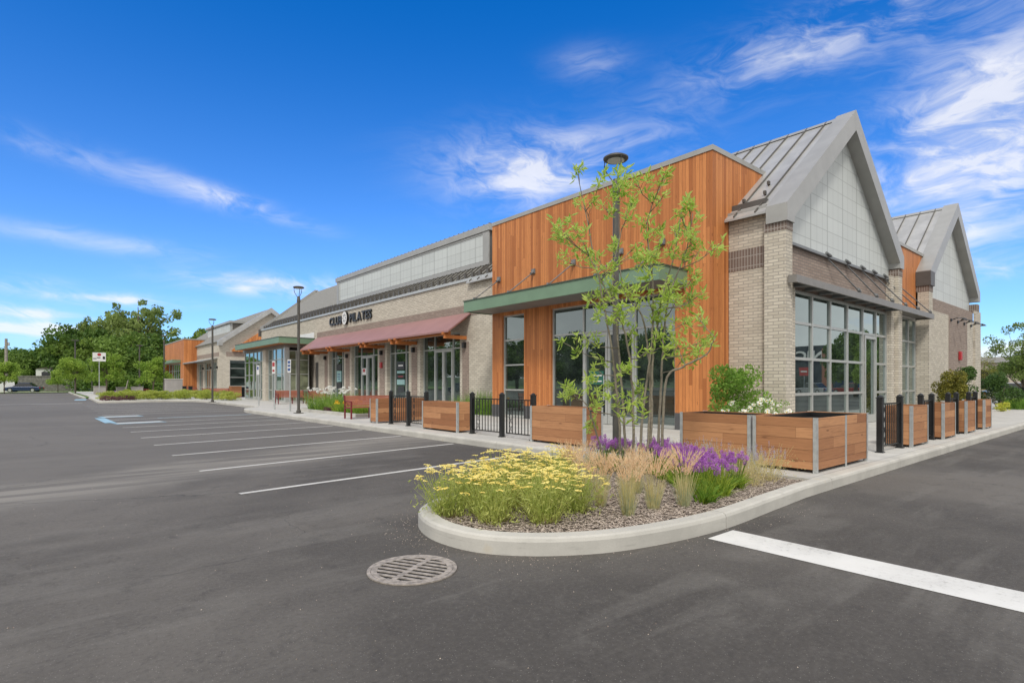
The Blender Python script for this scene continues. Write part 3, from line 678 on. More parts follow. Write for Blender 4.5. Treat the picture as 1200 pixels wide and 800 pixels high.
poster(34.35, 35.05, 1.55, 2.25, 'poster_teal', [(34.5, 34.9, 2.0, 2.06, 'blue_ink'), (34.5, 34.9, 1.85, 1.9, 'blue_ink'), (34.5, 34.8, 1.7, 1.75, 'blue_ink')]); poster(34.35, 35.05, 2.3, 2.7, 'poster_dark'); poster(34.35, 35.05, 1.1, 1.5, 'poster_dark')
poster(30.65, 31.15, 1.95, 2.35, 'white_paint', [(30.75, 31.05, 2.12, 2.3, 'red_paint')], 14.54)
# eave, main roof
MB().box(14.33, 17.345, 5.981, 14.85, 50.82, 6.10).build('coping', 'galvanised', B)
ro = MB(); seam_roof(ro, 14.45, 6.12, 19.2, 9.88, 17.4, 50.8); seam_roof(ro, 19.2, 9.88, 23.95, 6.12, 17.4, 50.8)
R1 = ro.build('main_roof', 'shingle_roof', B)
sm = MB(); seams(sm, 14.45, 6.13, 15.35, 6.84, 17.45, 50.7, .40, .04, .06)
sm.build('roof_seam', 'seam_dark', R1)
ds_ = MB()
for k in range(60):
    y = 17.5+k*.55; MB().box(14.36, y, 6.102, 14.46, y+.13, 6.34).build('snow_guard', 'seam_dark', R1)

MB().beam((14.35, 50.86, 6.12), (19.2, 50.86, 9.98), .14, .26).beam((19.2, 50.86, 9.98), (24.0, 50.86, 6.1), .14, .26).build('rake_board', 'roof_edge', R1)
MB().box(14.2, 50.80, 5.5, 14.5, 50.98, 6.1).build('gable_foot', 'dark_metal', R1)
# flat roof behind
MB().box(24.0, 7.0, 5.6, 36, 50.5, 5.9).box(35.9, 6.95, ZB, 36.1, 50.5, 5.6).box(15.1, 7.0, 5.3, 24., 20, 5.45).build('flat_roof', 'dark_metal', B)
# long dormer
D = MB().box(15.3, 19.72, 6.78, 15.42, 36.6, 8.35).box(15.421, 36.5, 6.6, 18, 36.6, 8.4).box(15.421, 19.72, 6.6, 18, 19.82, 8.4).build('dormer', 'dark_metal', B)
MB().box(15.27, 20.15, 7.02, 15.299, 36.25, 8.2).build('metal_panel', 'grey_panel', D)
MB().box(15.2, 19.6, 8.32, 19.2, 36.75, 8.60).build('dormer_cap', 'roof_edge', D)
tr = MB().box(15.24, 19.7, 6.80, 15.299, 20.14, 8.31).box(15.24, 36.26, 6.80, 15.299, 36.6, 8.31).box(15.25, 20.15, 6.80, 15.299, 36.25, 7.0).box(15.25, 20.15, 8.21, 15.299, 36.25, 8.31)
tr.build('trim', 'roof_edge', D)
cs = MB()
for k in range(43): cs.box(15.22, 19.65+k*.40, 8.601, 19.2, 19.68+k*.40, 8.645)
cs.build('roof_seam', 'seam_dark', D)
# maroon awning with timber brackets
aw = MB().prism([(14.38, 4.52), (14.38, 4.58), (13.18, 3.72), (13.18, 3.64)], 'y', 19.86, 37.85).build('awning', 'awning_maroon', B)
bk = MB().box(13.35, 20.1, 3.56, 13.47, 37.6, 3.70).build('beam', 'beam_wood', aw)
for y in (20.25, 24.55, 25.1, 28.05, 28.6, 32.65, 33.2, 36.1, 37.5):
    b_ = MB().box(13.22, y-.06, 3.40, 14.38, y+.06, 3.555).beam((14.38, y, 4.42), (13.25, y, 3.63), .10, .12).box(13.12, y-.055, 3.565, 13.34, y+.055, 3.66)
    b_.build('bracket', 'beam_wood', aw)
# corner entrance with green canopy, far end
cn = MB().box(11.98, 38.4, 4.16, 12.04, 49.5, 4.56).box(12.041, 38.4, 4.16, 14.39, 38.46, 4.56).box(12.041, 49.44, 4.16, 14.39, 49.5, 4.56).build('canopy', 'green_paint', B)
MB().box(11.95, 38.37, 4.561, 14.39, 49.53, 4.595).build('canopy_edge', 'green_edge', cn)
MB().box(12.05, 38.47, 4.18, 14.39, 49.43, 4.22).build('soffit', 'beam_wood', cn)
MB().box(12.7, 39.3, 3.95, 14.395, 50.0, 4.175).build('fascia', 'soffit', B)
window(B, 'x', 12.9, 39.75, 43.6, .16, 3.95, us=(40.6, 41.9, 42.7), zs=(3.15, 2.1, .95), doors=((41.93, 42.67, 3.1),))
window(B, 'x', 12.9, 44.5, 50.0, .16, 3.95, us=(45.6, 46.6, 47.6, 48.8), zs=(3.15, 2.1, .95), doors=((45.63, 46.57, 3.1), (46.63, 47.57, 3.1)))
window(B, 'y', 39.5, 12.98, 14.39, .16, 3.75, us=(13.5,), zs=(3.1, 2.1, .95), gm='glass_pale', name='window')
MB().box(12.72, 39.4, ZB, 13.0, 39.74, 3.95).build('post', 'galvanised', B); MB().box(12.66, 43.62, ZB, 13.0, 44.46, 3.95).build('column', 'beige_brick', B)
MB().box(12.9, 50.0, ZB, 14.4, 50.1, 3.95).build('wall', 'dark_metal', B)
MB().box(14.36, 38.45, 4.562, 14.39, 41.5, 5.0).build('fascia', 'white_paint', B)
# shop sign on the brick front
SG = thing('shop_sign', 'black CLUB PILATES letters with round white emblem on the brick wall above the maroon awning', 'sign', (14.4, 32.6, 5.2))
def letters(txt, parent, y_left, z0, h, width, x=14.4, ext=.10, mface='steel_face', mside='black_paint', gap=None, bold=.02, name='letter'):
    """separate raised letters facing -X, reading towards -Y"""
    cu = bpy.data.curves.new('t', 'FONT'); cu.size = 1; cu.offset = bold; cu.resolution_u = 3
    ob = bpy.data.objects.new('t', cu); C.objects.link(ob); glyph = []
    for ch in txt:
        cu.body = ch; bpy.context.view_layer.update(); dg = bpy.context.evaluated_depsgraph_get()
        me = bpy.data.meshes.new_from_object(ob.evaluated_get(dg)); V = [v.co.copy() for v in me.vertices]; F = [tuple(q.vertices) for q in me.polygons]
        E = {}
        for f in F:
            for a, b in zip(f, f[1:]+f[:1]): E[(a, b)] = 1
        glyph.append((V, F, [e for e in E if (e[1], e[0]) not in E])); bpy.data.meshes.remove(me)
    bpy.data.objects.remove(ob); ws = [max(v.x for v in g[0])-min(v.x for v in g[0]) for g in glyph]; sp = .10
    tot_ = sum(ws)+sp*(len(ws)-1); cx = 0
    for (V, F, E), wd in zip(glyph, ws):
        mnx = min(v.x for v in V); n = len(V); mb = MB()
        f2 = lambda v, d: (x-d, y_left-(v.x-mnx+cx)/tot_*width, z0+v.y/.73*h)
        vs = [f2(v, ext) for v in V]+[f2(v, .0) for v in V]
        mb.add(vs, F); mb.cur = 1; b = len(mb.v)-len(vs); mb.f += [(e[0], e[1], e[1]+n, e[0]+n) for e in E]; mb.mi += [1]*len(E)
        mb.build(name, [mface, mside], parent); cx += wd+sp
varied('steel_face', (.035, .036, .038), .1, 5., .4)
letters('CLUB', SG, 35.6, 5.22, .52, 1.95, ext=.10, bold=.022); letters('PILATES', SG, 32.45, 5.20, .54, 2.95, ext=.10, bold=.022)
em = MB(); n = 28; cy, cz = 33.05, 5.50
em.add([(14.24, cy+.36*math.cos(2*math.pi*k/n), cz+.40*math.sin(2*math.pi*k/n)) for k in range(n)]+[(14.4, cy+.36*math.cos(2*math.pi*k/n), cz+.40*math.sin(2*math.pi*k/n)) for k in range(n)], [tuple(range(n))])
em.cur = 1; em.f += [(k, (k+1) % n, n+(k+1) % n, n+k) for k in range(n)]; em.mi += [1]*n
emb = em.build('emblem', ['white_paint', 'black_paint'], SG)
pt = MB()
for k in range(8):
    a = 2*math.pi*k/8; c_ = (14.228, cy+.19*math.cos(a), cz+.21*math.sin(a))
    pt.add([(14.232, c_[1]+(.075*math.cos(a)*math.cos(q)-.045*math.sin(a)*math.sin(q)), c_[2]+(.075*math.sin(a)*math.cos(q)+.045*math.cos(a)*math.sin(q))) for q in np.linspace(0, 2*math.pi, 10)[:-1]], [tuple(range(9))])
pt.build('emblem_petal', 'steel_grey', emb)

# ------------------------------------------------------------------ second building
B2 = thing('shop_building', 'farther brick shop building with orange end box and grey dormer beyond the green canopy', 'building', (14.5, 66.5, .147))
mb = MB(); ops2 = [(67.6, 69.6, .1, 3.8), (70.6, 73.6, .1, 3.8), (74.6, 77.0, .1, 3.8)]
wallx(mb, 14.5, 14.8, 66.5, 78, ZB, 5.98, ops2); mb.box(14.81, 66.5, ZB, 15.55, 66.8, 5.98).box(15.56, 66.5, ZB, 17.2, 66.8, 1.1).box(15.56, 66.5, 4.0, 17.2, 66.8, 5.98).box(17.21, 66.5, ZB, 24.5, 66.8, 5.98)
mb.prism([(14.5, 5.985), (25.0, 5.985), (19.8, 9.85)], 'y', 66.5, 66.8)
mb.build('brick_wall', 'beige_brick', B2)
MB().box(14.485, 66.52, 4.4, 14.499, 77.9, 4.85).box(15.2, 66.48, 4.4, 18.5, 66.499, 4.9).build('brick_band', 'brown_brick', B2)
for a, b, c_, d in ops2: window(B2, 'x', 14.65, a, b, .16, 3.8, us=((a+b)/2,), zs=(3.0, 1.0), name='window')
window(B2, 'y', 66.62, 15.56, 17.2, 1.1, 4.0, zs=(3.1, 2.1), name='window')
MB().prism([(14.3, 5.55), (14.75, 5.55), (14.75, 5.8), (19.8, 9.5), (19.8, 10.06), (14.3, 6.02)], 'y', 66.0, 66.49).prism([(25.3, 5.55), (24.85, 5.55), (24.85, 5.8), (19.8, 9.5), (19.8, 10.06), (25.3, 6.02)], 'y', 66.0, 66.49).build('gable_frame', 'roof_metal', B2)
ro = MB(); seam_roof(ro, 14.3, 5.99, 19.8, 10.0, 66.5, 92); seam_roof(ro, 19.8, 10.0, 25.3, 5.99, 66.5, 92); R2 = ro.build('main_roof', 'shingle_roof', B2)
MB().box(14.42, 66.8, 5.985, 14.9, 78, 6.1).build('coping', 'galvanised', B2)
D2 = MB().box(16.2, 68.6, 6.9, 16.35, 80.5, 8.3).build('dormer', 'roof_edge', B2); MB().box(16.15, 69.0, 7.3, 16.199, 80.2, 8.2).build('metal_panel', 'grey_panel', D2)
MB().box(16.351, 68.6, 6.9, 18.4, 68.75, 8.3).build('side_panel', 'seam_dark', D2); MB().box(16.0, 68.4, 8.301, 19.5, 80.8, 8.55).build('dormer_cap', 'roof_edge', D2)
MB().prism([(14.48, 4.2), (14.48, 4.26), (13.0, 3.93), (13.0, 3.85)], 'y', 67.2, 78.3).build('awning', 'galvanised', B2)
MB().box(13.05, 67.3, 3.78, 13.12, 78.2, 3.84).box(13.1, 72.5, 3.78, 14.48, 72.6, 3.84).build('awning_frame', 'steel_grey', B2)
mb = MB(); wallx(mb, 13.1, 13.35, 78.0, 92, ZB, 6.83, [(80.3, 91.6, .1, 4.05)]); mb.box(13.351, 78.0, ZB, 17, 78.25, 6.83).box(13.351, 91.8, ZB, 17, 92, 6.83).box(13.4, 78.3, 6.4, 17, 91.7, 6.5)
c2_ = mb.build('cedar_box', 'cedar_cladding', B2); MB().box(13.06, 77.95, 6.83, 13.4, 92.05, 6.95).box(13.401, 77.95, 6.83, 17, 78.3, 6.95).build('coping', 'roof_edge', c2_)
window(B2, 'x', 13.6, 80.3, 91.6, .16, 4.05, us=(81.8, 83.3, 84.8, 86.3, 87.8, 89.3), zs=(3.1, 1.1))
MB().box(12.2, 80.1, 4.06, 13.09, 91.7, 4.4).build('canopy', 'green_paint', B2)
MB().prism([(15.75, 4.95), (19.6, 4.95), (19.6, 7.95), (15.75, 5.12)], 'y', 66.15, 66.45).build('cedar_panel', 'cedar_cladding', B2)
for y in (67.1, 70.1, 74.1): lamp_fix(B2, 14.484, y, 3.2)

# ------------------------------------------------------------------ planters
def planter(loc, sx, sy, h, label, mids=(), liner=True, grp='wooden planter boxes lining the sidewalk'):
    """box from loc (low corner) of size sx, sy: four plank sides, corner irons, feet, liner"""
    t_ = thing('planter_box', label, 'planter', loc, grp); LOCAL[0] = True
    z0 = .05; k = .035
    MB().box(.012, .012, z0, k, sy-.012, h).build('side_panel', 'planter_wood', t_, bevel=.003)
    MB().box(sx-k, .012, z0, sx-.012, sy-.012, h).build('side_panel', 'planter_wood', t_, bevel=.003)
    MB().box(k+.001, .012, z0, sx-k-.001, k, h-.002).build('side_panel', 'planter_wood', t_, bevel=.003)
    MB().box(k+.001, sy-k, z0, sx-k-.001, sy-.012, h-.002).build('side_panel', 'planter_wood', t_, bevel=.003)
    c_ = .055
    for x, y in ((0, 0), (sx, 0), (0, sy), (sx, sy)):
        ax = 1 if x == 0 else -1; ay = 1 if y == 0 else -1
        m_ = MB().box(x, y, .0, x+ax*c_, y+ay*.006, h+.005).box(x, y+ay*.0065, .0, x+ax*.006, y+ay*c_, h+.005).box(x+ax*.007, y+ay*.007, 0, x+ax*.06, y+ay*.06, .045)
        m_.build('corner_iron', 'galvanised', t_)
    for u in mids:
        MB().box(u-.03, .003, .0, u+.03, .0115, h+.003).build('corner_iron', 'galvanised', t_) if u > 0 else MB().box(.003, -u-.03, 0, .0115, -u+.03, h+.003).build('corner_iron', 'galvanised', t_)
    MB().box(k+.004, k+.004, h-.12, sx-k-.004, sy-k-.004, h-.10).build('soil_fill', 'soil', t_)
    if liner:
        r = .012; a, b, c2, d = k+.002, k+.002, sx-k-.002, sy-k-.002
        MB().box(a, b, h-.10, c2, b+r, h-.012).box(a, d-r, h-.10, c2, d, h-.012).box(a, b+r, h-.10, a+r, d-r, h-.012).box(c2-r, b+r, h-.10, c2, d-r, h-.012).build('liner', 'black_paint', t_)
    LOCAL[0] = False; return t_
G_ = .147
planter((8.27, 16.65, G_), 1.85, .50, .80, 'end-on wooden planter box beside the red bench', liner=False)
planter((8.28, 12.05, G_), .56, 1.78, .80, 'wooden planter box between the two pairs of black fence panels, before the glass doors', liner=False)
planter((8.33, 7.61, G_), .57, 1.64, .80, 'wooden planter box behind the yellow yarrow, left of the lamp post', liner=False)
planter((8.49, 4.25, G_), .80, 1.27, .80, 'wooden planter box behind the purple flowers with white daisies above it')
planter((8.49, 3.27, G_), 2.10, .95, .80, 'largest wooden planter box at the sidewalk corner with open black liner', mids=(1.13,))
for x, s_, lb in ((13.45, 1.15, 'first small wooden planter box right of the big corner box'), (15.9, 1.08, 'second small wooden planter box in the row under the second gable'),
                  (18.15, 1.0, 'third small wooden planter box in the row under the second gable'), (20.3, .9, 'last small wooden planter box of the row, farthest from the corner')):
    planter((x, 3.36, G_), s_, .52, .84, lb, liner=False)

# ------------------------------------------------------------------ metal fences
def fence_section(x0, y0, x1, y1, label, p0=True, p1=True, h=1.02):
    t_ = thing('metal_fence', label, 'fence', (x0, y0, G_), 'black metal fence sections between the planters'); LOCAL[0] = True
    L = math.dist((x0, y0), (x1, y1)); t_.rotation_euler = (0, 0, math.atan2(y1-y0, x1-x0))
    def post(u):
        MB().box(u-.05, -.05, 0, u+.05, .05, h).box(u-.07, -.07, 0, u+.07, .07, .02).build('post', 'black_paint', t_, bevel=.006)
        MB().prism([(u-.058, -.058), (u+.058, -.058), (u+.058, .058), (u-.058, .058)], 'z', h+.001, h+.02).lathe([(.05, 0), (.045, .025), (.0, .045)], (u, 0, h+.02), 8).build('post_cap', 'black_paint', t_)
    if p0: post(0)
    if p1: post(L)
    a, b = .07, L-.07; r = MB().box(a, -.016, .10, b, .016, .125).box(a, -.02, .90, b, .02, .925).box(a, -.016, .10, a+.022, .016, .92).box(b-.022, -.016, .10, b, .016, .92)
    n = max(3, round((b-a)/.115)); st = (b-a)/n
    for i in range(1, n): r.box(a+i*st-.008, -.008, .126, a+i*st+.008, .008, .899)
    u0, u1 = a+1*st, a+min(2, n-1)*st
    if n < 3: u0, u1 = a, b
    for k in range(4):
        z = .13+k*.192
        r.beam((u0, .0, z), (u1, .0, z+.192), .008, .010); r.beam((u1, .0, z), (u0, .0, z+.192), .008, .010)
    r.build('railing', 'black_paint', t_)
    LOCAL[0] = False; return t_
fence_section(8.5, 16.1, 8.5, 14.99, 'black metal fence panel right of the end-on planter by the bench')
fence_section(8.5, 14.90, 8.5, 13.95, 'black metal fence panel touching the left end of the second planter', False, True)
fence_section(8.5, 11.68, 8.5, 10.46, 'black metal fence panel right of the second planter, before the brick wall')
fence_section(8.5, 10.36, 8.5, 9.33, 'black metal fence panel before the narrow cedar-framed window', False, True)
fence_section(12.04, 3.52, 13.22, 3.52, 'black metal fence panel just right of the big corner planter')
fence_section(14.85, 3.56, 15.72, 3.56, 'black metal fence panel between the first and second small planters')
fence_section(17.2, 3.56, 18.02, 3.56, 'black metal fence panel between the second and third small planters')
fence_section(19.4, 3.56, 20.2, 3.56, 'black metal fence panel between the third and last small planters')

# ------------------------------------------------------------------ street lamps
LG = 'dark ring-headed lamp posts along the shops'
def make_lamp():
    t_ = thing('street_lamp', 'x', 'street lamp', (0, 0, 0), LG); LOCAL[0] = True
    MB().prism([(-.16, -.16), (.16, -.16), (.16, .16), (-.16, .16)], 'z', 0, .03).lathe([(.10, .03), (.10, .12), (.075, .15)], (0, 0, 0), 16).build('base', 'bronze', t_, bevel=.008)
    MB().tube([(0, 0, .03), (0, 0, 4.95)], [.062, .058], 16).lathe([(.075, 4.9), (.078, 4.98), (.06, 5.12), (.05, 5.16)], (0, 0, 0), 16).build('pole', 'bronze', t_, smooth=False)
    hd = MB().lathe([(.16, 5.52), (.215, 5.52), (.235, 5.54), (.234, 5.565), (.19, 5.59), (.05, 5.605)], (0, 0, 0), 32).build('lamp_head', 'bronze', t_)
    MB().lathe([(.02, 5.505), (.158, 5.505), (.158, 5.519)], (0, 0, 0), 32).build('lens', 'lens_white', hd)
    for k in range(3):
        a = math.radians(90*k+20 if k < 2 else 245); ca, sa = math.cos(a), math.sin(a)
        MB().tube([(.03*ca, .03*sa, 5.08), (.09*ca, .09*sa, 5.18), (.2*ca, .2*sa, 5.34), (.225*ca, .225*sa, 5.44), (.222*ca, .222*sa, 5.53)], .013, 6).build('lamp_arm', 'bronze', t_)
    LOCAL[0] = False; return t_
lp = make_lamp()
for i, (x, y, s_, lb) in enumerate([(8.27, 6.76, 1.0, 'tall dark lamp post standing behind the young multi-stem tree'), (8.46, 24.44, .985, 'dark ring-headed lamp post at the kerb before the brick shop front'),
                                   (8.9, 42.73, 1.03, 'dark ring-headed lamp post between the two yellow-green hedges at the far walkway'), (9.9, 70.1, 1.16, 'thin dark lamp post left of the far orange cedar box')]):
    place(lp, i == 0, (x, y, G_), .3*i, lb, s_)
def make_area():
    t_ = thing('area_light', 'x', 'light pole', (0, 0, 0), 'plain dark car park light poles before the trees'); LOCAL[0] = True
    MB().tube([(0, 0, 0), (0, 0, 7.9)], [.13, .09], 10).build('pole', 'bronze', t_)
    MB().box(-.45, -.2, 7.9, .45, .2, 8.03).build('lamp_head', 'bronze', t_, bevel=.02)
    LOCAL[0] = False; return t_
al = make_area()
for i, (x, y, s_, lb) in enumerate([(3.6, 108.1, 1.0, 'square-headed dark light pole rising over the round young tree'), (5.9, 112.7, .62, 'short dark pole behind the white road sign'), (8.8, 80.3, .75, 'square-headed dark light pole between two young trees')]):
    place(al, i == 0, (x, y, .05), 0, lb, s_)

# ------------------------------------------------------------------ benches
def bench(x, y, L, label, rz=0.):
    t_ = thing('park_bench', label, 'bench', (x, y, G_), 'red-brown slatted benches', rz); LOCAL[0] = True
    bk_ = MB()
    for i in range(5): bk_.prism([(.58+i*.018, .47+i*.075), (.605+i*.018, .47+i*.075), (.622+i*.018, .537+i*.075), (.597+i*.018, .537+i*.075)], 'x', .03, L-.03)
    bk_.build('backrest', 'bench_wood', t_)
    st = MB()
    for i in range(5): st.box(.03, .05+i*.10, .42, L-.03, .135+i*.10, .445)
    st.build('seat', 'bench_wood', t_); MB().box(.03, .02, .405, L-.03, .045, .44).build('seat_edge', 'bench_wood', t_)
    for u in (0, L-.05):
        MB().box(u, .04, 0, u+.05, .09, .62).box(u, .60, 0, u+.05, .65, .5).beam((u+.025, .60, .45), (u+.025, .68, .86), .05, .04).box(u, .091, .38, u+.05, .6, .418).beam((u+.025, .04, .63), (u+.025, .66, .66), .05, .03).build('frame', 'bench_frame', t_)
    MB().box(L/2-.03, .1, 0, L/2+.03, .15, .4).box(L/2-.03, .5, 0, L/2+.03, .55, .4).box(L/2-.03, .15, .35, L/2+.03, .5, .4).build('leg', 'bench_frame', t_)
    LOCAL[0] = False; return t_
bench(8.5, 19.1, 1.9, 'red-brown slatted bench nearest, before the day lilies')
bench(11.2, 36.0, 1.8, 'red-brown slatted bench before the glass corner entrance')
bench(12.3, 33.2, 1.1, 'red-brown bench half hidden behind the white flowers')
bench(10.9, 55.7, 2.2, 'dark red bench behind the far yellow-green hedge')
bench(12.1, 76.5, 2.2, 'small red bench before the far orange cedar box')
# bins
t_ = thing('trash_bin', 'wooden slatted litter bin at the far brick wall', 'trash bin', (13.1, 55.5, G_)); LOCAL[0] = True
sl = MB()
for k in range(6): sl.box(k*.15, 0, .05, k*.15+.14, .02, 1.05).box(0, k*.13+.021, .05, .02, k*.13+.14, 1.05)
sl.build('slat_panel', 'planter_wood', t_); MB().box(.021, .022, .03, .88, .78, 1.0).build('body', 'dark_metal', t_); LOCAL[0] = False
t_ = thing('trash_bin', 'black litter bin right of the wooden slatted bin', 'trash bin', (14.1, 56.5, G_)); LOCAL[0] = True
MB().box(0, 0, .02, .65, .6, .92).build('body', 'black_paint', t_, bevel=.02); MB().box(-.02, -.02, .921, .67, .62, .98).build('lid', 'dark_metal', t_, bevel=.02); LOCAL[0] = False

# ------------------------------------------------------------------ signs
def post_sign(x, y, h, sw_, sh, label, prints=(), rz=0., pm='galvanised', rear='aluminium', panel='white_paint'):
    t_ = thing('road_sign', label, 'sign', (x, y, G_ if x > 7 else .1), None, rz); LOCAL[0] = True
    MB().tube([(0, 0, 0), (0, 0, h)], .03, 8).tube([(0, 0, 0), (0, 0, .35)], .045, 8).build('post', pm, t_)
    p_ = MB().box(-sw_/2, -.05, h-sh, sw_/2, -.035, h).build('sign_panel', panel, t_)
    for k, (a, b, c_, d, mm) in enumerate(prints): MB().box(a, -.056, h-sh+c_, b, -.0515, h-sh+d).build('sign_print', mm, t_)
    LOCAL[0] = False; return t_
AC = -1.42
post_sign(9.6, 34.4, 2.35, .32, .55, 'pale grey parking sign post left of the brick entrance column', [(-.1, .1, .3, .48, 'blue_ink')], AC)
post_sign(8.72, 28.6, 2.4, .30, .62, 'parking sign post with a pink-red marked plate before the glass entrance', [(-.12, .12, .36, .56, 'red_paint'), (-.1, .1, .1, .2, 'red_paint')], AC)
post_sign(8.68, 26.2, 2.4, .30, .60, 'parking sign post with blue printed plate beside the kerb lamp post', [(-.11, .11, .42, .54, 'blue_ink'), (-.11, .11, .27, .36, 'blue_ink'), (-.11, .11, .08, .2, 'blue_ink')], AC)
rs = post_sign(3.55, 58.4, 3.95, .90, .74, 'white road sign with red symbol and black arrow marks on the planted far island', [(-.42, -.18, .19, .26, 'black_paint'), (-.16, .08, .27, .34, 'black_paint'), (.24, .40, .18, .42, 'black_paint')], -.05)
LOCAL[0] = True
MB().prism([(-.0+.14*math.cos(math.pi*(k+.5)/4), 3.78+.13*math.sin(math.pi*(k+.5)/4)) for k in range(8)], 'y', -.056, -.0515).build('sign_print', 'red_paint', rs); LOCAL[0] = False

# ------------------------------------------------------------------ storm drain
t_ = thing('storm_drain', 'round rusty cast iron storm drain grate in the asphalt beside the island', 'drain', (2.19, 3.80, .0), None, -.72+math.pi/4*0); LOCAL[0] = True
R = .345
def ring(mb, r0, r1, z0, z1, n=56):
    vs = []
    for r, z in ((r0, z0), (r0, z1), (r1, z1), (r1, z0)):
        for k in range(n): a = 2*math.pi*k/n; vs.append((r*math.cos(a), r*math.sin(a), z))
    mb.add(vs, [(i*n+k, i*n+(k+1) % n, ((i+1) % 4)*n+(k+1) % n, ((i+1) % 4)*n+k) for i in range(4) for k in range(n)]); return mb
ring(MB(), R-.028, R, .002, .012).build('rim', 'cast_iron', t_)
MB().lathe([(R-.03, .0045), (R-.03, .0055)], (0, 0, 0), 40).build('pit_shade', 'pit_shade', t_)  # flat black disc over the asphalt, painted shade in place of a hollow
gr = MB(); ring(gr, R-.075, R-.031, .006, .0125)
gr.box(-.022, -(R-.08), .0065, .022, R-.08, .0126)
nb = 8
for i in range(nb+1):
    y = -(R-.075)+i*(2*(R-.075)/nb); hw = math.sqrt(max((R-.07)**2-y*y, 0)); 
    if hw > .03: gr.box(-hw, y-.015, .0066, -.0225, y+.015, .0124).box(.0225, y-.015, .0066, hw, y+.015, .0124)
gr.build('grate', 'cast_iron', t_); LOCAL[0] = False
t_.rotation_euler = (0, 0, math.radians(-62))

# ------------------------------------------------------------------ plants: generators
def blades(mb, n, r0, h0, h1, lean, wd, segs=4, droop=.6, z0=0., tip_w=.15, rpow=.7, twist=None, lo=0., hi=1.):
    """tapered curved blades rising from a disc; lo..hi is the part of each blade kept"""
    V = []; F = []
    for _ in range(n):
        a = random.uniform(0, 2*math.pi); r = r0*random.random()**rpow; b = a+random.gauss(0, .6)
        x, y = r*math.cos(a), r*math.sin(a); h = random.uniform(h0, h1); ln = lean*(.25+.75*r/r0)*random.uniform(.5, 1.25)
        dx_, dy_ = math.cos(b), math.sin(b); wa = random.uniform(0, math.pi); wx, wy = math.cos(wa), math.sin(wa)
        k0 = len(V)
        for i in range(segs+1):
            t_ = lo+(hi-lo)*i/segs; e = ln*h*(t_+droop*t_*t_)/(1+droop); zz = z0+h*(t_-.25*droop*ln*t_*t_)
            w2 = wd*.5*(1-(1-tip_w)*i/segs)
            V += [(x+dx_*e-wx*w2, y+dy_*e-wy*w2, zz), (x+dx_*e+wx*w2, y+dy_*e+wy*w2, zz)]
        for i in range(segs): q = k0+2*i; F.append((q, q+1, q+3, q+2))
    mb.add(V, F); return mb
def leaves(mb, cen, size, ratio=.45, up=.3, jitter=None, fold=False):
    """one bent leaf (two quads) or one quad at every centre"""
    cen = np.asarray(cen); n = len(cen); d = rng.normal(size=(n, 3)); d[:, 2] += up; d /= np.linalg.norm(d, axis=1)[:, None]
    e = rng.normal(size=(n, 3)); s_ = np.cross(d, e); s_ /= np.linalg.norm(s_, axis=1)[:, None]
    L = size*rng.uniform(.6, 1.3, n)[:, None]; w_ = L*ratio
    a = cen-d*L*.5; b = cen+d*L*.5; m1 = cen+s_*w_*.5; m2 = cen-s_*w_*.5
    V = np.stack([a, m1, b, m2], 1).reshape(-1, 3); F = np.arange(4*n).reshape(-1, 4); return mb.arr(V, F)
def blobcloud(n, c, r, shell=.6, flat=0.):
    d = rng.normal(size=(n, 3)); d /= np.linalg.norm(d, axis=1)[:, None]
    rad = rng.random(n)**(1/3.); rad = shell+(1-shell)*rad if shell > 0 else rad
    return np.asarray(c)+d*rad[:, None]*np.asarray(r)
# --- yarrow
def make_yarrow(seed):
    random.seed(seed); t_ = thing('yarrow_plant', 'x', 'flowering plant', (0, 0, 0)); LOCAL[0] = True
    fo = MB(); blades(fo, 110, .13, .10, .32, .9, .009, 3, .3); blades(fo, 90, .15, .25, .42, .6, .006, 3, .2, tip_w=.7)
    c_ = np.stack([rng.normal(0, .145, 800), rng.normal(0, .145, 800), rng.uniform(.03, .36, 800)], 1); leaves(fo, c_, .05, .24, .3)
    fo.build('foliage', 'leaf_yarrow', t_)
    br = MB(); blades(br, 130, .14, .03, .13, 1.1, .007, 2, .3); br.build('dry_base', 'dry', t_)
    st = MB()
    for _ in range(34):
        a = random.uniform(0, 2*math.pi); r = .36*math.sqrt(random.random()); x, y = r*math.cos(a), r*math.sin(a); z = .49-.9*r*r+random.gauss(0, .04)
        st.tube([(x*.35, y*.35, .1), (x*.8, y*.8, z*.7), (x, y, z)], .0026, 3, False); fl = MB()
        R_ = random.uniform(.026, .052); tl = (random.gauss(0, .14), random.gauss(0, .14))
        for _k in range(int(6+R_*260)):
            b = random.uniform(0, 2*math.pi); q = R_*math.sqrt(random.random()); fx, fy = q*math.cos(b), q*math.sin(b); fz = z+tl[0]*fx+tl[1]*fy-q*q*4+random.uniform(-.002, .003); s_ = random.uniform(.008, .013)
            fl.add([(x+fx+s_*math.cos(g), y+fy+s_*math.sin(g), fz) for g in (0, 1.26, 2.51, 3.77, 5.03)]+[(x+fx, y+fy, fz+s_*.5)], [(i, (i+1) % 5, 5) for i in range(5)]+[(4, 3, 2, 1, 0)])
        fl.build('flower_head', 'flower_yellow', t_)
    st.build('flower_stems', 'leaf_yarrow', t_); LOCAL[0] = False; return t_
yp = [make_yarrow(1), make_yarrow(2), make_yarrow(3)]
ylab = ['yellow yarrow clump nearest the curved tip of the island', 'yellow yarrow clump at the front edge, second from the island tip', 'yellow yarrow clump at the front edge, middle of the yarrow mass',
        'rightmost yellow yarrow clump, next to the tan grasses']
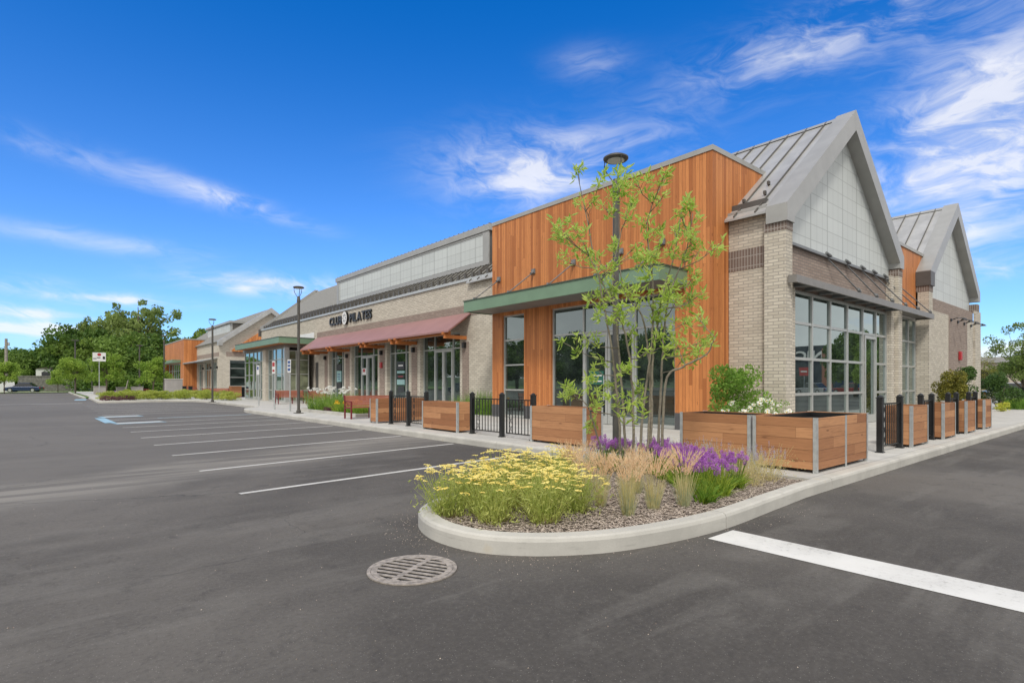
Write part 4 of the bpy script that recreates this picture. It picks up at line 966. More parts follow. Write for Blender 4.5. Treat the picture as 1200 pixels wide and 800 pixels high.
ysp = [(3.14, 4.72), (3.32, 4.22), (3.72, 3.92), (4.24, 4.02), (3.62, 5.05), (3.84, 4.62), (4.42, 4.55), (4.15, 5.2), (4.62, 5.12), (5.10, 5.1), (4.82, 5.42), (5.4, 5.45), (3.98, 4.25), (3.45, 4.55), (4.0, 4.95)]
seen = set()
for i, (x, y) in enumerate(ysp):
    k = i % 3; o = place(yp[k], k not in seen, (x, y, .106), random.uniform(0, 6.28), ylab[i] if i < 4 else 'yellow yarrow clump inside the dense mass behind the front clumps', random.uniform(.90, 1.06), 'yellow yarrow clumps on the island'); seen.add(k)
# --- tan feather grasses
def make_grass(seed):
    random.seed(seed); t_ = thing('feather_grass', 'x', 'ornamental grass', (0, 0, 0)); LOCAL[0] = True
    a = MB(); blades(a, 240, .065, .14, .34, .42, .0034, 4, .35); a.build('blades', 'leaf_bluegrass', t_)
    b = MB(); random.seed(seed+50); blades(b, 120, .055, .34, .60, .34, .0030, 5, .25, lo=.0, hi=.75, tip_w=.9); b.build('stems', 'plume_pale', t_)
    c_ = MB(); random.seed(seed+90)
    for _ in range(95):
        an = random.uniform(0, 6.28); r = random.random()**.6; h = random.uniform(.36, .58); e = .15*r*h/.5+.015; x, y = e*math.cos(an), e*math.sin(an)
        for j in range(6):
            z = h+j*.018; ex = 1+.10*j; wa = random.uniform(0, 3.14); w_ = .010*(1-j/7); 
            c_.add([(x*ex-w_*math.cos(wa), y*ex-w_*math.sin(wa), z), (x*ex+w_*math.cos(wa), y*ex+w_*math.sin(wa), z+.006), (x*ex*1.06, y*ex*1.06, z+.034)], [(0, 1, 2)])
    c_.build('plumes', 'plume', t_); LOCAL[0] = False; return t_
gp = [make_grass(11), make_grass(12)]
gsp = [(4.54, 3.55, 'tan feather grass tuft nearest the front kerb'), (4.97, 3.55, 'tan feather grass tuft third from the left along the front'), (5.34, 3.42, 'rightmost tan feather grass tuft beside the purple alliums'), (4.66, 4.02, 'leftmost tan feather grass tuft along the front, beside the yarrow'),
       (5.15, 4.05, None), (5.55, 4.2, None), (4.95, 4.5, None), (5.4, 4.6, None), (5.5, 5.3, None), (5.8, 5.5, None), (6.15, 5.55, None), (5.25, 5.0, None), (5.95, 4.55, None)]
for i, (x, y, lb) in enumerate(gsp):
    place(gp[i % 2], i < 2, (x, y, .106), random.uniform(0, 6.28), lb or 'tan feather grass tuft in the drift behind the front row', random.uniform(.86, 1.0) if i < 4 else random.uniform(.68, .86), 'tan feather grass tufts on the island')
# --- purple alliums
def make_allium(seed):
    random.seed(seed); t_ = thing('allium_plant', 'x', 'flowering plant', (0, 0, 0)); LOCAL[0] = True
    a = MB(); blades(a, 95, .10, .13, .25, 1.2, .030, 4, .9, tip_w=.15); a.build('leaves', 'leaf_allium', t_)
    st = MB()
    for _ in range(22):
        an = random.uniform(0, 6.28); r = .20*math.sqrt(random.random()); x, y = r*math.cos(an), r*math.sin(an); z = random.uniform(.34, .48)-r*.35
        st.tube([(x*.4, y*.4, .08), (x, y, z)], .003, 4, False); leaves(MB(), blobcloud(95, (x, y, z+.01), (.023, .023, .032), .4), .014, .6, .5).build('flower_head', 'flower_purple', t_)
    st.build('flower_stems', 'leaf_allium', t_); LOCAL[0] = False; return t_
ap = [make_allium(21), make_allium(22)]
asp = [(5.70, 3.38, 'front purple allium clump with bright green leaves at the curb side'), (6.17, 3.46, 'second purple allium clump back from the curb side'), (6.78, 3.6, 'rightmost purple allium clump before the pale catmint'),
       (6.86, 5.9, None), (7.0, 5.65, None), (7.12, 5.35, None), (7.23, 5.05, None), (7.18, 4.75, None), (6.95, 4.35, None), (6.7, 4.05, None), (6.5, 3.85, None), (6.9, 4.9, None), (6.75, 5.4, None), (6.6, 4.5, None), (6.3, 3.95, None), (6.45, 4.2, None), (6.5, 5.6, None), (5.98, 3.78, None), (6.45, 3.62, None)]
for i, (x, y, lb) in enumerate(asp):
    place(ap[i % 2], i < 2, (x, y, .106), random.uniform(0, 6.28), lb or 'purple allium clump in the band behind the tan grasses', random.uniform(.95, 1.12), 'purple allium clumps on the island')
# --- catmint
def make_catmint(seed):
    random.seed(seed); t_ = thing('catmint_plant', 'x', 'flowering plant', (0, 0, 0)); LOCAL[0] = True
    a = MB(); blades(a, 70, .12, .25, .50, .65, .004, 4, .2, tip_w=.8); c_ = np.stack([rng.normal(0, .15, 520), rng.normal(0, .15, 520), rng.uniform(.03, .34, 520)], 1); leaves(a, c_, .022, .5, .4)
    a.build('foliage', 'plume_pale', t_)
    for _ in range(22):
        fl = MB(); an = random.uniform(0, 6.28); r = .25*math.sqrt(random.random()); x, y = r*math.cos(an), r*math.sin(an); z = random.uniform(.36, .50)-r*.3
        c_ = np.stack([rng.normal(x, .006, 34), rng.normal(y, .006, 34), rng.uniform(z-.05, z+.05, 34)], 1); leaves(fl, c_, .012, .5, .2); fl.build('flower_head', 'flower_lilac', t_)
    LOCAL[0] = False; return t_
cp = make_catmint(31)
for i, (x, y) in enumerate([(7.12, 3.52), (7.62, 3.55), (7.75, 3.95), (7.5, 4.3), (7.78, 4.7), (7.75, 5.2), (7.4, 3.8), (7.75, 5.7)]):
    place(cp, i == 0, (x, y, .106), random.uniform(0, 6.28), 'rightmost pale catmint plant before the big corner planter' if i == 1 else ('pale catmint plant between the alliums and the planter boxes'), random.uniform(.85, 1.05), 'pale catmint plants on the island')

# --- young multi-stem tree
T = thing('young_tree', 'slender multi-stem young tree with light green leaf clusters on the planted island', 'tree', (6.65, 5.1, .106)); LOCAL[0] = True
random.seed(5)
FW = Vector((.6446, .7645, 0)); RT = Vector((.7645, -.6446, 0)); base = Vector((6.65, 5.1, .106))
def tp(px, py, d): return FW*d+RT*((px-600)/650*d)+Vector((0, 0, 1.45-(py-449)/650*d))-base
stems_px = [[(712, 535), (697, 500), (688, 475), (672, 462)], [(728, 540), (724, 470), (712, 380), (696, 300), (677, 205)], [(733, 540), (730, 470), (722, 380), (718, 320), (735, 250)], [(741, 542), (742, 470), (735, 400), (720, 360), (690, 300)],
            [(748, 542), (755, 470), (764, 400), (765, 330), (758, 260), (782, 205)], [(756, 540), (762, 470), (760, 420), (752, 370), (728, 330), (726, 215)], [(763, 540), (764, 460), (766, 410), (775, 350), (790, 300), (800, 240)],
            [(770, 540), (774, 470), (776, 420), (783, 350), (802, 300), (812, 250)], [(776, 535), (780, 450), (800, 430), (828, 415), (838, 395)]]
wood = MB(); samples = []
for sx in stems_px:
    d0 = random.uniform(7.9, 8.35); d1 = d0+random.uniform(-.45, .45); n = len(sx); ctrl = []
    for i, (px, py) in enumerate(sx): ctrl.append(tp(px, py, d0+(d1-d0)*i/(n-1)))
    z_base = Vector((ctrl[0].x, ctrl[0].y, 0.)); ctrl = [z_base]+ctrl[1:]
    pts = []
    for i in range(len(ctrl)-1):
        p0 = ctrl[max(i-1, 0)]; p1 = ctrl[i]; p2 = ctrl[i+1]; p3 = ctrl[min(i+2, len(ctrl)-1)]
        for k in range(6):
            t__ = k/6; pts.append(.5*(2*p1+(p2-p0)*t__+(2*p0-5*p1+4*p2-p3)*t__*t__+(3*p1-p0-3*p2+p3)*t__**3)+Vector((random.gauss(0, .006), random.gauss(0, .006), 0)))
    pts.append(ctrl[-1]); nn = len(pts); r0 = .017 if len(sx) > 4 else .012
    rad = [r0*(1-i/(nn-1))**.8+.0045 for i in range(nn)]; wood.tube(pts, rad, 7); samples += [(p_, rad[i]) for i, p_ in enumerate(pts) if p_.z > .9]
clusters = [(677, 197), (704, 208), (726, 200), (725, 224), (745, 208), (780, 200), (780, 226), (795, 248), (650, 262), (672, 268), (706, 240), (735, 245), (690, 290), (702, 300), (655, 303), (745, 288), (760, 255), (772, 288), (790, 268), (808, 240), (808, 275), (822, 292), (846, 284),
            (712, 312), (730, 330), (760, 320), (782, 328), (802, 300), (760, 352), (740, 357), (795, 347), (822, 345), (700, 345), (815, 368), (830, 397), (806, 377), (690, 352), (682, 395), (658, 400), (664, 450), (690, 442), (714, 462), (702, 470), (690, 498), (740, 387), (775, 392), (760, 410), (736, 430), (745, 455), (755, 482),
            (792, 400), (820, 410), (800, 422), (834, 402), (748, 335), (770, 370), (720, 285), (655, 265), (812, 325), (788, 285), (752, 305), (732, 208), (683, 236), (790, 330), (765, 300), (777, 345), (800, 260), (740, 230), (707, 330), (728, 360), (810, 350), (668, 458), (697, 430), (720, 450)]
lv = MB()
def leaf_at(c_, d_, L, w_):
    d_ = d_.normalized(); s_ = d_.cross(Vector((random.gauss(0, 1), random.gauss(0, 1), random.gauss(0, 1)+1.5)))
    s_ = s_.normalized() if s_.length > .01 else Vector((1, 0, 0)); n_ = d_.cross(s_)
    P_ = [c_, c_+d_*L*.35+s_*w_*.5+n_*.006, c_+d_*L*.7+s_*w_*.42-n_*.002, c_+d_*L-n_*L*.12, c_+d_*L*.7-s_*w_*.42-n_*.002, c_+d_*L*.35-s_*w_*.5+n_*.006, c_+d_*L*.35-n_*.004, c_+d_*L*.7-n_*.010]
    lv.add(P_, [(0, 1, 6), (0, 6, 5), (1, 2, 7, 6), (6, 7, 4, 5), (2, 3, 7), (7, 3, 4)])
for px, py in clusters:
    d = 8.1+random.uniform(-.6, .6); tip_ = tp(px, py, d); cand = [s_ for s_ in samples if s_[0].z < tip_.z-.12]
    a_, r_ = min(cand, key=lambda s_: (s_[0]-tip_).length+abs((tip_.z-s_[0].z)-.45)*.3) if cand else samples[0]
    mid_ = (a_+tip_)/2+Vector((random.gauss(0, .03), random.gauss(0, .03), -.06)); wood.tube([a_, mid_, tip_], [min(r_, .009), .006, .0035], 5)
    for sub in range(random.randint(3, 5)):
        st_ = tip_ if sub == 0 else tip_.lerp(mid_, random.uniform(.1, .8))+Vector((random.gauss(0, .09), random.gauss(0, .09), random.gauss(.03, .08)))
        if sub: wood.tube([tip_.lerp(mid_, random.uniform(.3, .9)), st_], [.004, .0025], 4)
        for q in range(random.randint(9, 14)):
            L = random.uniform(.065, .15); dd = (tip_-mid_).normalized()*.3+Vector((random.gauss(0, 1), random.gauss(0, 1), random.gauss(0, .75))).normalized()
            leaf_at(st_+Vector((random.gauss(0, .018), random.gauss(0, .018), random.gauss(-.02, .04))), dd, L, L*random.uniform(.20, .29))
wood.build('trunk', 'pale_bark', T, smooth=True); lv.build('crown', 'leaf_magnolia', T); LOCAL[0] = False

# --- generic shrub made of leaf clumps
def shrub(name, loc, r, h, leafmat, label, cat='shrub', n=1800, leaf=.05, grp=None, cone=0., stem='bark', flowers=None, nf=0, fsz=.035, ratio=.5):
    t_ = thing(name, label, cat, loc, grp); LOCAL[0] = True; mb_ = MB(); k = 26
    pts_ = []
    for _ in range(k):
        u = random.random(); zz = h*(.12+.80*u); rr_ = r*(1-cone*u)*math.sqrt(max(0.05, 1-((u-.42)/.72)**2)); a = random.uniform(0, 6.28); q = rr_*random.random()**.5*.8
        pts_.append(blobcloud(n//k, (q*math.cos(a), q*math.sin(a), zz), (r*.36, r*.36, h*.14), .3))
    c_ = np.concatenate(pts_); c_[:, 2] = np.clip(c_[:, 2], .02, None); leaves(mb_, c_, leaf, ratio, .35); mb_.build('foliage', leafmat, t_)
    sm_ = MB()
    for _ in range(6): a = random.uniform(0, 6.28); sm_.tube([(0.03*math.cos(a), .03*math.sin(a), -.02), (r*.5*math.cos(a), r*.5*math.sin(a), h*.6)], [.015, .006], 5)
    sm_.build('stem', stem, t_)
    if flowers:
        for _ in range(nf):
            fm = MB(); a = random.uniform(0, 6.28); q = r*1.05*math.sqrt(random.random()); x, y = q*math.cos(a), q*math.sin(a); z = h*(.93-.45*(q/r)**2)+random.uniform(-.05, .08); N_ = 11
            tl = Vector((random.gauss(-.5, .4), random.gauss(-.5, .4), 1)).normalized(); u_ = tl.cross(Vector((1, 0, .1))).normalized(); v_ = tl.cross(u_); cc = Vector((x, y, z))
            for p_ in range(N_):
                g = 2*math.pi*p_/N_; dd = u_*math.cos(g)+v_*math.sin(g); ss = u_*-math.sin(g)+v_*math.cos(g); s_ = fsz
                fm.cur = 0; fm.add([cc+dd*s_*.2, cc+dd*s_*.8+ss*s_*.2, cc+dd*s_*1.1, cc+dd*s_*.8-ss*s_*.2], [(0, 1, 2, 3)])
            fm.cur = 1; fm.add([cc+(u_*math.cos(g)+v_*math.sin(g))*fsz*.28+tl*.004 for g in np.linspace(0, 6.28, 7)[:-1]], [tuple(range(6))])
            fm.build('flower_head', [flowers, 'flower_gold'], t_)
    LOCAL[0] = False; return t_
shrub('leafy_shrub', (13.05, 6.9, G_), .85, 1.72, 'leaf_shrub', 'bright green leafy shrub against the brick corner behind the white daisies', n=5200, leaf=.085)
shrub('daisy_plant', (12.9, 6.1, G_), .62, .98, 'leaf_shrub', 'white daisies in bloom behind the planter, right part of the clump', 'flowering plant', 1500, .05, 'white daisies by the brick corner', flowers='flower_white', nf=34, fsz=.06)
shrub('daisy_plant', (12.2, 6.45, G_), .45, .92, 'leaf_shrub', 'smaller white daisy clump under the left side of the green shrub', 'flowering plant', 900, .05, 'white daisies by the brick corner', flowers='flower_white', nf=12, fsz=.06)
random.seed(77)
def tuft(name, loc, r, h, label, m_='leaf_shrub', n=260, wd=.018, grp=None, cat='ornamental grass', fl=None, nf=0):
    t_ = thing(name, label, cat, loc, grp); LOCAL[0] = True; blades(MB(), n, r, h*.55, h, .55, wd, 4, .6).build('blades', m_, t_)
    if fl:
        for _ in range(nf): f_ = MB(); a = random.uniform(0, 6.28); q = r*1.3*math.sqrt(random.random()); c_ = blobcloud(26, (q*math.cos(a), q*math.sin(a), h*random.uniform(.82, 1.15)), (.075, .075, .05), .2); leaves(f_, c_, .07, .5, .1); f_.build('flower_head', fl, t_)
    LOCAL[0] = False; return t_
tuft('bamboo_grass', (14.0, 18.9, G_), .42, 1.15, 'tall green grass clump at the brick wall behind the black fence', grp='green grass clumps at the brick wall'); tuft('bamboo_grass', (14.0, 18.1, G_), .40, 1.1, 'tall green grass clump beside the cedar wall edge', grp='green grass clumps at the brick wall')
tuft('bamboo_grass', (14.0, 20.0, G_), .3, .9, 'small green grass clump left of the tall ones, at the brown brick recess', grp='green grass clumps at the brick wall')
# raised bed before the Pilates front
structure('bed_soil', MB().box(9.3, 20.35, .10, 11.9, 26.6, .21), 'soil')
bw = MB().box(9.16, 20.2, .1, 9.299, 26.75, .27).box(9.3, 20.2, .1, 11.95, 20.349, .27).box(9.3, 26.601, .1, 11.95, 26.75, .27).box(11.901, 20.35, .1, 12.05, 26.6, .27)
structure('bed_curb', bw, 'curb_concrete')
for i, (x, y) in enumerate([(9.75, 25.8), (9.7, 24.9), (9.9, 24.0), (10.6, 25.4), (10.7, 24.4)]):
    tuft('white_flower', (x, y, .21), .34, .95, ['leftmost white flowering clump by the kerb lamp post', 'second white flowering clump in the raised bed', 'white flowering clump in front near the purple groundcover', 'white flowering clump at the back of the raised bed', 'white flowering clump at the back of the raised bed'][i], 'leaf_shrub', 200, .02, 'white flowering clumps in the raised bed', 'flowering plant', 'flower_white', 9)
for i, (x, y) in enumerate([(9.7, 22.9), (9.65, 22.2), (9.7, 21.4), (9.75, 20.8), (10.5, 22.6), (10.5, 21.6), (10.6, 20.8), (11.2, 20.9), (11.2, 21.8)]):
    tuft('day_lily', (x, y, .21), .32, .46, ['day lily clump with orange bloom left of the bench', 'day lily clump just behind the bench leg'][i] if i < 2 else 'bright green day lily clump seen under the bench', 'leaf_allium', 220, .022, 'day lilies in the raised bed', 'flowering plant', 'flower_gold' if i < 3 else None, 3)
shrub('purple_groundcover', (9.6, 23.5, .21), .42, .24, 'leaf_purple', 'dark purple leafy groundcover below the white flowers', n=900, leaf=.05)
# right-hand planting
shrub('round_shrub', (26.2, 5.35, G_), .60, 1.75, 'leaf_gold', 'rounded golden-green shrub against the brick wall under the second gable', n=8000, leaf=.075)
shrub('cone_shrub', (28.6, 5.4, G_), .66, 1.95, 'leaf_yew', 'green conical shrub right of the golden rounded one', n=8000, leaf=.075, cone=.4)
shrub('yew_shrub', (36.9, 5.6, G_), .95, 1.85, 'leaf_yew', 'dark green upright yew at the end of the sidewalk', n=9000, leaf=.08)
shrub('willow_shrub', (41.2, 7.4, G_), 1.3, 2.9, 'leaf_gold', 'tall pale olive shrub behind the dark yew', n=4200, leaf=.11, ratio=.25)
shrub('gold_plant', (34.0, 5.0, G_), .35, .42, 'leaf_lime', 'low bright yellow plant in front of the dark yew', n=800, leaf=.07, ratio=.4)
for i, (x, y) in enumerate([(37.6, 4.75), (39.2, 5.0), (41.0, 5.3), (42.8, 5.6), (44.6, 5.4), (43.4, 4.6), (41.6, 4.3), (40.0, 3.95), (46.4, 4.9)]):
    tuft('lily_grass', (x, y, G_), .75, .62, 'low green grass mound in the right-hand bed by the bollards', 'leaf_allium' if i % 2 else 'leaf_shrub', 420, .03, 'low green grass mounds in the right-hand bed', 'plant')
def bollard(x, y, lb, h=.95):
    t_ = thing('bollard', lb, 'bollard', (x, y, G_), 'black bollards at the right'); LOCAL[0] = True
    MB().box(-.10, -.10, 0, .10, .10, h).build('post', 'black_paint', t_, bevel=.01); MB().box(-.12, -.12, h+.001, .12, .12, h+.04).build('cap', 'black_paint', t_); LOCAL[0] = False
bollard(39.7, 5.9, 'black square bollard left of the right-hand tree trunk', 1.0); bollard(42.0, 5.3, 'black square bollard right of the right-hand tree trunk', 1.05)

# ------------------------------------------------------------------ trees
def crown_mesh(mb_, H, R, zc, n, leaf, k=40, seedv=0, sparse=.0, flat=.8, asym=.25):
    random.seed(seedv); cs_ = []
    for i in range(k):
        th_ = random.uniform(0, 6.28); ph = math.acos(random.uniform(-.75, 1)); q = random.uniform(.45, .95) if sparse < .5 else random.uniform(.3, 1.05)
        c_ = (R*q*math.sin(ph)*math.cos(th_)*(1+asym*math.sin(th_*2+seedv)), R*q*math.sin(ph)*math.sin(th_), zc+(H-zc)*.92*q*math.cos(ph) if math.cos(ph) > 0 else zc+zc*.55*q*math.cos(ph)); cs_.append(c_)
        rr_ = R*random.uniform(.18, .34)*(1-.38*sparse); leaves(mb_, blobcloud(n//k, c_, (rr_, rr_, rr_*flat), .15), leaf, .62, .25)
    return cs_
def make_tree(name, H, R, zc, n, leaf, leafmat, bark='far_bark', k=40, seedv=0, sparse=0., tr=.22, cat='tree'):
    t_ = thing(name, 'x', cat, (0, 0, 0)); LOCAL[0] = True; cr = MB(); cs_ = crown_mesh(cr, H, R, zc, n, leaf, k, seedv, sparse); cr.build('crown', leafmat, t_)
    tk = MB().tube([(0, 0, -.2), (.05*R*.3, 0, zc*.6), (0, .03*R, zc), (0, 0, zc+(H-zc)*.6)], [tr*1.2, tr, tr*.75, tr*.2], 9)
    for c_ in cs_[::2 if k > 20 else 1]:
        s_ = random.uniform(.35, .9)*zc; m_ = Vector((c_[0]*.45, c_[1]*.45, (s_+c_[2])/2+.1*R)); tk.tube([(0, 0, s_), m_, c_], [tr*.42, tr*.28, tr*.08], 5)
    tk.build('trunk', bark, t_, smooth=True); LOCAL[0] = False; return t_
ft = [make_tree('forest_tree', 10, 6.2, 3.7, 13000, .5, 'leaf_forest_dark', k=80, seedv=3, tr=.3), make_tree('forest_tree', 10, 5.0, 4.2, 10500, .46, 'leaf_forest', k=50, seedv=8, tr=.28),
      make_tree('forest_tree', 10, 3.2, 6.0, 5200, .30, 'leaf_forest_light', k=85, seedv=14, sparse=1., tr=.16)]
fsp = [(-8.0, 163.7, 9.8, 0, 1.35, 'leftmost dark leafy tree by the utility pole'), (-3.5, 166, 8.8, 1, 1.35, 'paler tree top right of the utility pole'), (-.8, 150.6, 9.0, 0, 1.2, 'broad dark tree behind the stone wall'), (5.0, 142.0, 13.6, 0, 1.0, 'tall full dark green tree rising over the light pole'),
       (8.6, 160, 18.4, 2, .85, 'thin open-crowned tree left of the tallest pair'), (12.3, 152, 20.0, 2, .9, 'tall sparse tree with bare grey trunks showing'), (15.2, 141.1, 21.0, 2, 1.15, 'tallest airy light green tree left of the orange box'), (17.6, 145, 13.5, 1, .75, 'leafy tree right of the tallest airy one'),
       (18.5, 128.3, 11.3, 0, .95, 'dense dark tree behind the far lamp post'), (24.0, 137.6, 12.0, 1, 1.0, 'green tree top over the far orange box'), (24.4, 121, 13.0, 1, .75, 'tree top behind the grey dormer of the far building'), (2.6, 160.6, 11.2, 1, 1.1, 'mid green tree behind the dark broad one'),
       (12.0, 130, 11.5, 0, .95, 'dark tree behind the white road sign'), (8.6, 136, 11.0, 1, 1.1, 'mid green tree right of the full dark tree'), (-5.5, 146, 6.8, 0, 1.0, 'low dark tree behind the blue car'), (14.8, 126, 8.5, 0, 1.0, 'low dense tree behind the young street trees'), (29.5, 76, 13.6, 1, .55, 'tree top showing over the roof left of the long dormer')]
sc_ = set()
for x, y, h, k, wf, lb in fsp:
    o = place(ft[k], k not in sc_, (x, y, 0), random.uniform(0, 6.28), lb, (h/10*wf*(.9 if h > 12 else 1.15), h/10*wf*(.9 if h > 12 else 1.15), h/10), 'trees beyond the car park'); sc_.add(k)
t_ = make_tree('small_tree', 5.1, 1.95, 2.5, 6500, .19, 'leaf_young', 'bark', 44, 5, 0., .06)
stl = [(5.3, 76.6, 4.9, 'bright green young tree right of the white road sign'), (3.1, 91.6, 4.8, 'round bright young tree under the square-headed light pole'), (1.6, 109.8, 3.4, 'small young tree left of the round bright one'), (-4.3, 105.7, 4.5, 'young tree at the far left edge before the utility pole'), (9.0, 70.9, 4.3, 'young tree with bare lower stems beside the far orange box')]
for i, (x, y, h, lb) in enumerate(stl): place(t_, i == 0, (x, y, .1), i*1.3, lb, h/4.7, 'young trees around the car park')
rt_ = make_tree('small_tree', 6.0, 2.3, 3.0, 11000, .14, 'leaf_forest_light', 'bark', 95, 9, .8, .075); rt_.location = (47.0, 5.95, .1); rt_.scale = (.85, .85, .85); rt_['label'] = 'loose light green young tree at the right edge beside the black bollards'
un = MB(); random.seed(12)
for k in range(70):
    x = random.uniform(-2.5, 26); y = 124-x*.25+random.uniform(-2, 2)
    if x > 4.2 or y > 126: leaves(un, blobcloud(170, (x, y, random.uniform(.8, 2.0)), (1.9, 1.4, 1.3), .2), .42, .6, .3)
un = un.build('undergrowth', 'leaf_forest_dark', kind='stuff'); un['label'] = 'dark leafy undergrowth below the trees beyond the car park'; un['category'] = 'undergrowth'
# tree stakes
def stake(x, y, lb, dx_=.0): MBk = MB().tube([(0, 0, 0), (dx_, 0, 1.7)], .05, 6); LOCAL[0] = True; o = MBk.build('tree_stake', 'pole_wood'); LOCAL[0] = False; o.location = (x, y, .1); o['label'] = lb; o['category'] = 'stake'; o['group'] = 'wooden tree stakes'
stake(6.8, 75, 'leaning wooden stake right of the bright young tree', .35); stake(4.5, 74, 'upright wooden stake left of the bright young tree'); stake(9.9, 70.5, 'wooden stake beside the young tree near the orange box')
# hedge mounds on the far island
hm = shrub('hedge_mound', (0, 0, 0), .9, .75, 'leaf_yellowgreen', 'x', n=2600, leaf=.09, grp='low yellow-green mounds on the far planted island')
hsp = [(4.0, 52.4), (5.2, 52.3), (6.4, 52.4), (7.6, 52.5), (8.8, 52.3), (4.6, 54.0), (6.0, 54.2), (7.4, 54.0), (8.8, 54.3), (10.0, 53.8), (10.9, 54.6), (3.9, 56), (5.4, 56.5), (7.2, 56.6), (9.4, 56.2), (10.6, 52.9), (9.9, 49.9), (10.6, 47.4), (10.9, 46.2)]
for i, (x, y) in enumerate(hsp):
    lb = 'low yellow-green mound on the planted far island' if i < 16 else ['yellow-green mound left of the far ring lamp post', 'yellow-green mound just right of the far ring lamp post', 'rightmost yellow-green mound before the wooden litter bin'][i-16]
    place(hm, i == 0, (x, y, .1), i*2.1, lb, (.9, .9, random.uniform(.85, 1.15)))
for i, (x, y) in enumerate([(3.6, 51.6), (4.3, 51.4), (5.0, 51.6)]): shrub('purple_groundcover', (x, y, .12), .5, .4, 'leaf_purple', ['dark purple plant at the far island tip', 'dark purple plant under the white road sign', 'dark purple plant right of the sign post'][i], n=600, leaf=.08, grp='dark purple plants at the far island')
for i, (x, y) in enumerate([(4.7, 60.0), (5.8, 61.0)]): shrub('lavender_plant', (x, y, .12), .8, .65, 'flower_purple', ['lavender drift behind the sign post', 'lavender drift right of the sign post'][i], 'flowering plant', n=700, leaf=.08, grp='lavender drifts')
# raised concrete boxes, column, far furniture
def block(x, y, sx, sy, h, m_, name, label, cat, cap=None):
    t_ = thing(name, label, cat, (x, y, .1)); LOCAL[0] = True; MB().box(-sx/2, -sy/2, 0, sx/2, sy/2, h).build('body', m_, t_, bevel=.03)
    MB().box(-sx/2-.04, -sy/2-.04, h+.001, sx/2+.04, sy/2+.04, h+.07).build('cap', cap or m_, t_, bevel=.01); LOCAL[0] = False
block(5.1, 83, 1.2, .9, .95, 'wall_concrete', 'utility_box', 'grey utility box left of the white road sign', 'utility box'); block(6.9, 79, 1.0, .8, .85, 'wall_concrete', 'utility_box', 'grey utility box right of the white road sign', 'utility box')
block(8.2, 77, 1.1, .9, .9, 'wall_concrete', 'utility_box', 'grey utility box left of the maroon pot', 'utility box'); block(10.2, 66.3, 1.5, .9, 1.75, 'wall_concrete', 'stone_pillar', 'broad pale stone pillar beside the far orange box', 'pillar', 'curb_concrete')
block(10.7, 63.5, .32, .32, 1.0, 'black_paint', 'bollard', 'left black post beside the stone pillar', 'bollard'); block(11.15, 63.0, .32, .32, 1.0, 'black_paint', 'bollard', 'right black post beside the stone pillar', 'bollard')
t_ = thing('flower_pot', 'maroon flower pot between the young trees', 'flower pot', (9.0, 78.5, .1)); LOCAL[0] = True; MB().lathe([(.35, 0), (.55, .6), (.6, .62), (.6, .7)], (0, 0, 0), 16).build('pot', 'bench_frame', t_); LOCAL[0] = False
# utility pole, stone wall, house
t_ = thing('utility_pole', 'pale wooden utility pole at the far left edge', 'utility pole', (-5.0, 128.5, 0)); LOCAL[0] = True
MB().tube([(0, 0, 0), (0, 0, 9.1)], [.26, .2], 10).build('pole', 'pole_wood', t_); MB().lathe([(.12, 0), (.14, .1), (.14, .5), (.06, .6)], (.32, 0, 7.9), 10).build('transformer', 'galvanised', t_); LOCAL[0] = False
o = MB().box(-3.4, 124, 0, 3.6, 124.5, 2.6).box(-3.45, 123.95, 2.6, 3.65, 124.55, 2.75).build('stone_wall', 'stone_wall'); o['label'] = 'long grey stone retaining wall behind the blue car'; o['category'] = 'wall'
H_ = thing('house', 'distant house with brick chimney wall and white trim above the stone wall', 'house', (2.0, 136, 0))
LOCAL[0] = True; MB().box(-3.2, 0, 0, 2.6, 5, 4.2).build('wall', 'white_paint', H_); MB().box(-.2, -.2, 0, 1.3, -.01, 4.6).build('brick_wall', 'store_red', H_); MB().prism([(-3.4, 4.2), (2.8, 4.2), (-.3, 4.7)], 'y', -.2, 5.2).build('roof', 'far_bark', H_); MB().box(-2.4, -.05, 2.2, -1.2, -.005, 3.6).build('window', 'car_glass', H_); LOCAL[0] = False
o = MB().box(-14, 118, .0, -3.6, 118.2, 1.9).box(-14, 117.95, 1.9, -3.6, 118.25, 2.05).build('white_fence', 'white_paint'); o['label'] = 'pale low wall at the far left edge behind the young tree'; o['category'] = 'fence'

